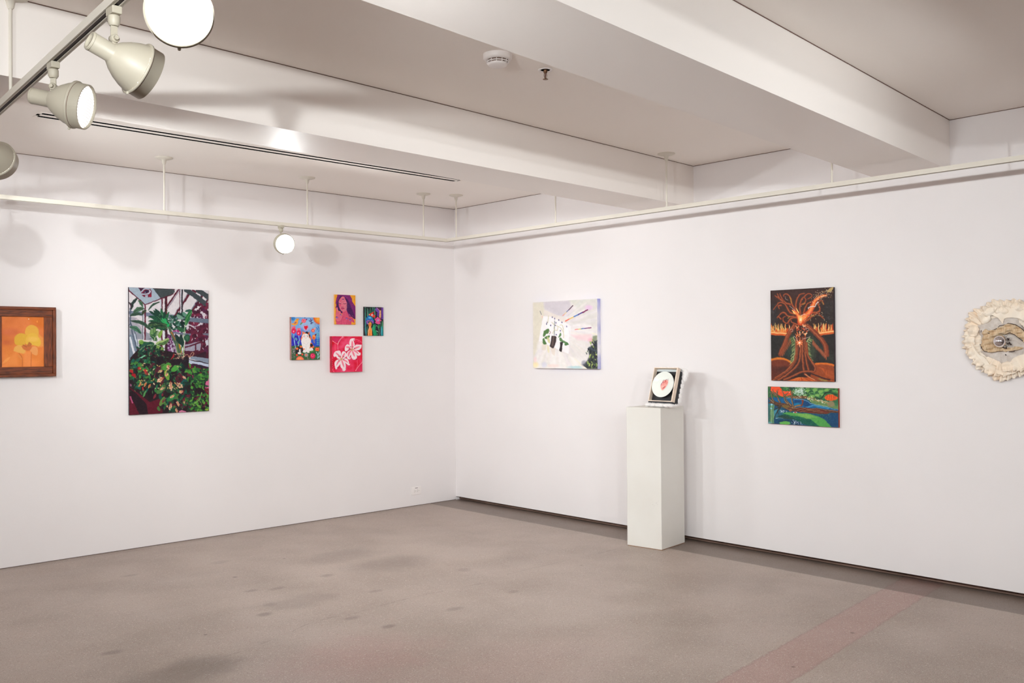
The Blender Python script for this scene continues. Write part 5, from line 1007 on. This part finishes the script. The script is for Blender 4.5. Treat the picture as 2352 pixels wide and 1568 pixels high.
m = MB(); m.lathe([(.001, .006), (.060, .006), (.066, .008), (.099, .0165), (.1005, .0175), (.1005, .015), (.062, .002), (.001, .001)], 72, PC, N_, cap=False); pl = m.build('plate', mat('glazed_porcelain', (238, 240, 232), .12, spec=.5), t)
ha = art_heart(); o = canvas('heart_picture', ha, '', '', 'R', .1, -.1, -.1, .1, .001, None, parent=pl, front_only=True, rough=.3)
o.matrix_parent_inverse = Matrix()
R3 = Matrix((( -N_.x, -S_.x, U_.x), (-N_.y, -S_.y, U_.y), (-N_.z, -S_.z, U_.z))).to_4x4()
# keep only the heart: drop the empty corner faces
bm = bmesh.new(); bm.from_mesh(o.data)
cl = bm.verts.layers.float_color['paint']; kill = []
for f in bm.faces:
    c = [f.verts[0][cl][i] for i in range(3)]
    if abs(c[0] - sr((238, 0, 0))[0]) < .05 and abs(c[1] - sr((240, 0, 0))[0]) < .05: kill.append(f)
bmesh.ops.delete(bm, geom=kill, context='FACES')
for v in bm.verts: v.co = (R3 @ v.co) + PC + N_ * .0068
bm.to_mesh(o.data); bm.free()
def fur_tuft(m, c, rad, n, ln, rs, down=0.):
    for i in range(n):
        d = Vector((rs.gauss(0, 1), rs.gauss(0, 1), rs.gauss(0, 1))).normalized(); p = Vector(c) + Vector((d.x * rad[0], d.y * rad[1], d.z * rad[2]))
        e = (d + Vector((rs.gauss(0, .7), rs.gauss(0, .7), rs.gauss(0, .6) - down))).normalized() * ln * rs.uniform(.5, 1.3); s2 = e.cross(Vector((rs.random(), rs.random(), rs.random()))).normalized() * .0006
        k = Vector((rs.gauss(0, 1), rs.gauss(0, 1), rs.gauss(0, 1))) * ln * .15
        m.add([p - s2, p + s2, p + e * .6 + k + s2 * .7, p + e * .6 + k - s2 * .7, p + e], [(0, 1, 2, 3), (3, 2, 4)])
rs = random.Random(8); m = MB(); zf = 1.054 - O_.z
cs = []
for k in range(9): cs.append((Vector((-.004 + rs.uniform(-.012, .016), .098 - k * .0245, zf + .017)), (.030, .024, .0125)))
for k in range(7): cs.append((Vector((.050 + rs.uniform(-.01, .01), .085 - k * .03, zf + .018)), (.036, .026, .014)))
for k in range(7): cs.append((lp(hw - .006, .03 + k * .038, -.085), (.02, .016 + .004 * (k > 4), .024)))
for k in range(7): cs.append((lp(-hw + .02 + k * .032, FH - .012 + .004 * (k % 2), -.088), (.018, .02, .016)))
for k in range(6): cs.append((lp(-hw + .03 + k * .032, .10, -.10), (.02, .024, .07)))
cs.append((lp(hw + .020, FH - .025, -.075), (.02, .024, .034))); cs.append((lp(hw + .016, FH - .062, -.08), (.018, .02, .026)))
for k in range(7): cs.append((lp(-hw + .01 + k * .036, FH + .006, -.07), (.016, .022, .012)))
for c, rd in cs:
    vs = []; fs = []; A_, B_ = 14, 10
    for j in range(B_ + 1):
        for i in range(A_):
            th, ph = 2 * PI * i / A_, PI * j / B_; kk = 1 + rs.uniform(-.08, .08); v = c + Vector((rd[0] * math.sin(ph) * math.cos(th), rd[1] * math.sin(ph) * math.sin(th), rd[2] * math.cos(ph))) * kk
            v.z = max(v.z, zf + .001); vs.append(v)
    for j in range(B_):
        for i in range(A_): fs.append((j * A_ + i, j * A_ + (i + 1) % A_, (j + 1) * A_ + (i + 1) % A_, (j + 1) * A_ + i))
    m.add(vs, fs, 0, True); fur_tuft(m, c, rd, 330, .009, rs)
m.v = [(x, y, max(z, zf + .0008)) for x, y, z in m.v]
m.build('fur', mat('white_fur', (252, 248, 246), .9, spec=.1), t)

# ------------------------------------------------------------------ paper flower on the right wall
FO = Vector((0, -5.140, 1.541))
t = thing('paper_rosette', 'round ruffled cream paper rosette with a chrome ball at its centre', 'wall sculpture', FO)
pap = mat('cream_paper', (249, 237, 221), .7, spec=.15, noise=(9, (246, 226, 203), 4)); felt = mat('grey_felt', (224, 214, 206), .95, spec=.05, noise=(26, (204, 192, 182), 5), bump=(140, .9)); tan = mat('tan_hide', (228, 204, 172), .7, noise=(22, (200, 168, 130), 5, (1, 5, 1)), bump=(90, .8)); darkb = mat('dark_edge', (58, 40, 36), .8)
def polar(name, r0, r1, nr, na, hf, rf, mt, parent, cx=0., cz=0.):
    m = MB(); vs = []; fs = []
    for j in range(nr + 1):
        f = j / nr
        for i in range(na):
            a = 2 * PI * i / na; rr = (r0 + (r1 - r0) * f) * (1 + rf(a, f)); vs.append((-max(hf(a, f), .002), -math.cos(a) * rr - cx, math.sin(a) * rr + cz))
    for j in range(nr):
        for i in range(na): fs.append((j * na + i, j * na + (i + 1) % na, (j + 1) * na + (i + 1) % na, (j + 1) * na + i))
    m.add(vs, fs, 0, True); o = m.build(name, mt, parent); s_ = o.modifiers.new('thick', 'SOLIDIFY'); s_.thickness = .0012; s_.offset = 0; return o
rr = random.Random(3); ph = [rr.uniform(0, 6.28) for _ in range(12)]
def wv(a, k, i): return math.sin(k * a + ph[i] + .8 * math.sin(3 * a + ph[i + 1]))
polar('paper_ruffle', .13, .243, 14, 520, lambda a, f: .012 + .012 * f + f * f * (.010 * wv(a, 41, 0) + .006 * wv(a, 67, 2)), lambda a, f: f * (.03 * wv(a, 9, 4) + .022 * wv(a, 41, 0) + .03 * wv(a, 3, 6)), pap, t)
polar('paper_ruffle', .12, .215, 12, 420, lambda a, f: .026 + .014 * f + f * (.008 * wv(a, 29, 1) + .005 * wv(a, 53, 3)), lambda a, f: f * (.05 * wv(a, 7, 5) + .03 * wv(a, 29, 1) + .03 * wv(a, 3, 7)), pap, t)
for k in range(16):          # crumpled petals
    a = k * 2 * PI / 16 + rr.uniform(-.15, .15); R_ = rr.uniform(.15, .19); m = MB(); vs = []; fs = []; nn = 9
    for j in range(nn):
        for i in range(nn):
            u, v = (i / (nn - 1) - .5) * 2, (j / (nn - 1)); wdt = .030 * math.sin(PI * (.15 + .7 * v)) + .006; cr = .010 * math.sin(5 * u + k) * v + .008 * (1 - abs(u)) + .006 * math.sin(9 * v + k)
            rad, tan_ = R_ - .02 + v * .062, u * wdt; vs.append((-(.036 + cr + .012 * v), -(math.cos(a) * rad - math.sin(a) * tan_), math.sin(a) * rad + math.cos(a) * tan_))
    for j in range(nn - 1):
        for i in range(nn - 1): fs.append((j * nn + i, j * nn + i + 1, (j + 1) * nn + i + 1, (j + 1) * nn + i))
    m.add(vs, fs, 0, True); o = m.build('petal', pap, t); s_ = o.modifiers.new('thick', 'SOLIDIFY'); s_.thickness = .001
polar('felt_pad', .001, .158, 16, 160, lambda a, f: .040 + .006 * wv(a, 5, 2) * f + .004 * wv(a, 13, 6) * math.sin(7 * f) - .022 * max(0, f - .8) * 5, lambda a, f: f * (.10 * wv(a, 2, 3) + .05 * wv(a, 5, 8)), felt, t, -.008, -.012)
def patch(name, outline, zc, hf, mt, step=.0035, parent=t, thick=.004):
    P_ = Art.spline(outline + [outline[0]], 8); P_ = [(-(x - 850) * .000337, -(y - 805) * .000347) for x, y in P_]
    def ins(y, z):
        c = False
        for (a, b), (d, e) in zip(P_[:-1], P_[1:]):
            if (b > z) != (e > z) and y < a + (z - b) * (d - a) / (e - b): c = not c
        return c
    ys = [p[0] for p in P_]; zs = [p[1] for p in P_]; vid = {}; vs = []; fs = []
    ny, nz = int((max(ys) - min(ys)) / step) + 2, int((max(zs) - min(zs)) / step) + 2
    def V(i, j):
        if (i, j) not in vid:
            y, z = min(ys) + i * step, min(zs) + j * step; vid[(i, j)] = len(vs); vs.append((-(zc + hf(y, z)), y, z))
        return vid[(i, j)]
    for i in range(ny):
        for j in range(nz):
            if ins(min(ys) + (i + .5) * step, min(zs) + (j + .5) * step): fs.append((V(i, j), V(i + 1, j), V(i + 1, j + 1), V(i, j + 1)))
    m = MB(); m.add(vs, fs, 0, True); o = m.build(name, mt, parent); s_ = o.modifiers.new('sm', 'SMOOTH'); s_.iterations = 3; s2 = o.modifiers.new('thick', 'SOLIDIFY'); s2.thickness = thick; return o
fold = lambda y, z: .008 * math.sin(70 * y + 190 * z) + .004 * math.sin(230 * z - 60 * y)
patch('hide_fold', [(500, 660), (560, 640), (650, 662), (760, 622), (900, 560), (960, 542), (1100, 600), (1260, 740), (1330, 900), (1250, 980), (1180, 860), (1080, 770), (960, 712), (880, 740), (730, 760), (700, 880), (800, 940), (940, 960), (1060, 940), (1180, 960), (1080, 1000), (800, 1022), (620, 1030), (500, 1000), (480, 900), (505, 760)], .056, fold, tan)
patch('torn_paper', [(430, 480), (560, 360), (640, 390), (760, 450), (830, 550), (860, 470), (940, 455), (1100, 470), (1250, 560), (1330, 520), (1280, 380), (1100, 290), (850, 250), (600, 270), (430, 380)], .046, lambda y, z: .004 * math.sin(90 * y + 40 * z), pap, thick=.002)
patch('torn_paper', [(290, 880), (330, 900), (420, 1060), (520, 1120), (620, 1260), (700, 1330), (900, 1330), (960, 1240), (1000, 1130), (1210, 1060), (1300, 1130), (1200, 1280), (900, 1430), (600, 1360), (380, 1180), (300, 1020)], .044, lambda y, z: .004 * math.sin(110 * y - 50 * z), pap, thick=.002)
for pts in ([(490, 650), (485, 690)], [(470, 890), (490, 960), (540, 1020), (590, 1028)], [(650, 668), (760, 625), (800, 580), (900, 565), (940, 540), (1060, 570), (1160, 640), (1230, 720)], [(950, 1030), (1040, 1020)], [(600, 700), (630, 712)], [(890, 735), (960, 700), (1040, 740), (1110, 800), (1210, 880)]):
    m = MB(); m.tube([(-.062 + .002 * (i % 2), -(x - 850) * .000337, -(y - 805) * .000347) for i, (x, y) in enumerate(pts)], .0018, 8); m.build('stitched_edge', darkb, t)
m = MB(); bc = (-.083, -(822 - 850) * .000337, -(848 - 805) * .000347)
m.lathe([(.0372 * math.sin(PI * i / 24) + 1e-5, -.0372 * math.cos(PI * i / 24)) for i in range(25)], 48, bc, (1, 0, 0), cap=False); m.build('chrome_ball', M['chrome'], t)
for a, b in (((925, 800), (960, 830)), ((930, 880), (1000, 905)), ((960, 860), (985, 915)), ((850, 950), (915, 975)), ((905, 940), (915, 975)), ((940, 830), (960, 800)), ((895, 1070), (905, 1090))):
    m = MB(); m.tube([(-.066, -(a[0] - 850) * .000337, -(a[1] - 805) * .000347), (-.068, -(b[0] - 850) * .000337, -(b[1] - 805) * .000347)], .0026, 8); m.build('twig', darkb, t)

# ------------------------------------------------------------------ framed flower picture (left edge)
wood = mat('dark_red_wood', (130, 62, 26), .5, noise=(7, (74, 33, 13), 6, (14, 3, 2)), bump=(60, .4)); woodh = mat('dark_red_wood_rail', (130, 62, 26), .5, noise=(7, (74, 33, 13), 6, (2, 3, 14)), bump=(60, .4))
fx0, fx1, fz0, fz1 = -4.192, -3.766, 1.332, 1.826
fc = Vector(((fx0 + fx1) / 2, 0, (fz0 + fz1) / 2)); t = thing('framed_painting', 'orange painting of yellow flowers in a wide dark wood frame at the left edge', 'painting', fc, group=None)
A_, B_ = (fx1 - fx0) / 2, (fz1 - fz0) / 2
def ring(name, a0, b0, a1, b1, y0, y1, parent):
    for z0_, z1_ in ((b1, b0), (-b0, -b1)): r1 = MB(); r1.box((-a0, y0, z0_), (a0, y1, z1_)); r1.build(name + '_rail', woodh, parent, bevel=.003)
    for x0_, x1_ in ((-a0, -a1), (a1, a0)): r2 = MB(); r2.box((x0_, y0, -b1), (x1_, y1, b1)); r2.build(name + '_stile', wood, parent, bevel=.003)
ring('moulding', A_, B_, A_ - .020, B_ - .020, -.052, -.0, t); ring('liner', A_ - .019, B_ - .019, .1365, .1765, -.040, -.002, t)
o = canvas('picture', art_yellow(), '', '', 'L', -.1385, .1385, -.1785, .1785, .004, M['canvas'], parent=t, back=.026)

# ------------------------------------------------------------------ canvases
darkedge = mat('dark_canvas_edge', (40, 24, 36), .7); wood_edge = mat('wood_panel_edge', (110, 66, 56), .7, noise=(60, (206, 160, 150), 2, (1, 6, .2))); red_edge = mat('red_canvas_edge', (214, 20, 62), .6, noise=(14, (150, 10, 40), 3))
canvas('painting', art_plants(), 'tall painting of greenhouse plants and pots, dark green and maroon', 'painting', 'L', -3.236, -2.601, 1.022, 1.995, .018, darkedge)
canvas('painting', art_cat(), 'small blue painting of a white calico cat under a red heart', 'painting', 'L', -1.857, -1.5765, 1.4225, 1.793, .030, wood_edge)
canvas('painting', art_woman(), 'small painting of a pink woman with purple hair, topmost of the cluster', 'painting', 'L', -1.410, -1.192, 1.736, 2.004, .018, mat('yellow_edge', (236, 170, 90), .7))
canvas('painting', art_mushroom(), 'small dark painting of a blue mushroom and flowers, rightmost of the cluster', 'painting', 'L', -1.0955, -.8835, 1.636, 1.902, .018, darkedge)
canvas('painting', art_lily(), 'square red painting of two pink and white lilies', 'painting', 'L', -1.456, -1.1355, 1.307, 1.629, .040, red_edge)
abe = mat('blue_smeared_edge', (236, 232, 236), .8, noise=(5, (150, 152, 216), 3, (1, 1, 1)))
canvas('painting', art_beams(), 'pale square painting with radiating rays and hanging plant bottles', 'painting', 'R', -1.157, -1.933, 1.3275, 1.925, .042, abe)
canvas('painting', art_tree(), 'tall fiery orange painting of a burning tree figure', 'painting', 'R', -3.5705, -4.0535, 1.2625, 1.909, .020, darkedge)
canvas('painting', art_river(), 'wide green and blue landscape painting with a fallen tree, below the fiery tree', 'painting', 'R', -3.5415, -4.079, .952, 1.218, .020, mat('orange_brown_edge', (150, 56, 36), .7))

sc.view_settings.view_transform = 'Standard'; sc.view_settings.look = 'None'; sc.view_settings.gamma = 1; sc.view_settings.use_curve_mapping = False; sc.view_settings.exposure = 0.74
sc.cycles.use_denoising = True; sc.cycles.max_bounces = 8; sc.cycles.diffuse_bounces = 5; sc.cycles.use_adaptive_sampling = True; sc.cycles.adaptive_threshold = .11; sc.cycles.adaptive_min_samples = 10; sc.cycles.glossy_bounces = 3; sc.cycles.caustics_reflective = False; sc.cycles.caustics_refractive = False; sc.cycles.sample_clamp_indirect = 6
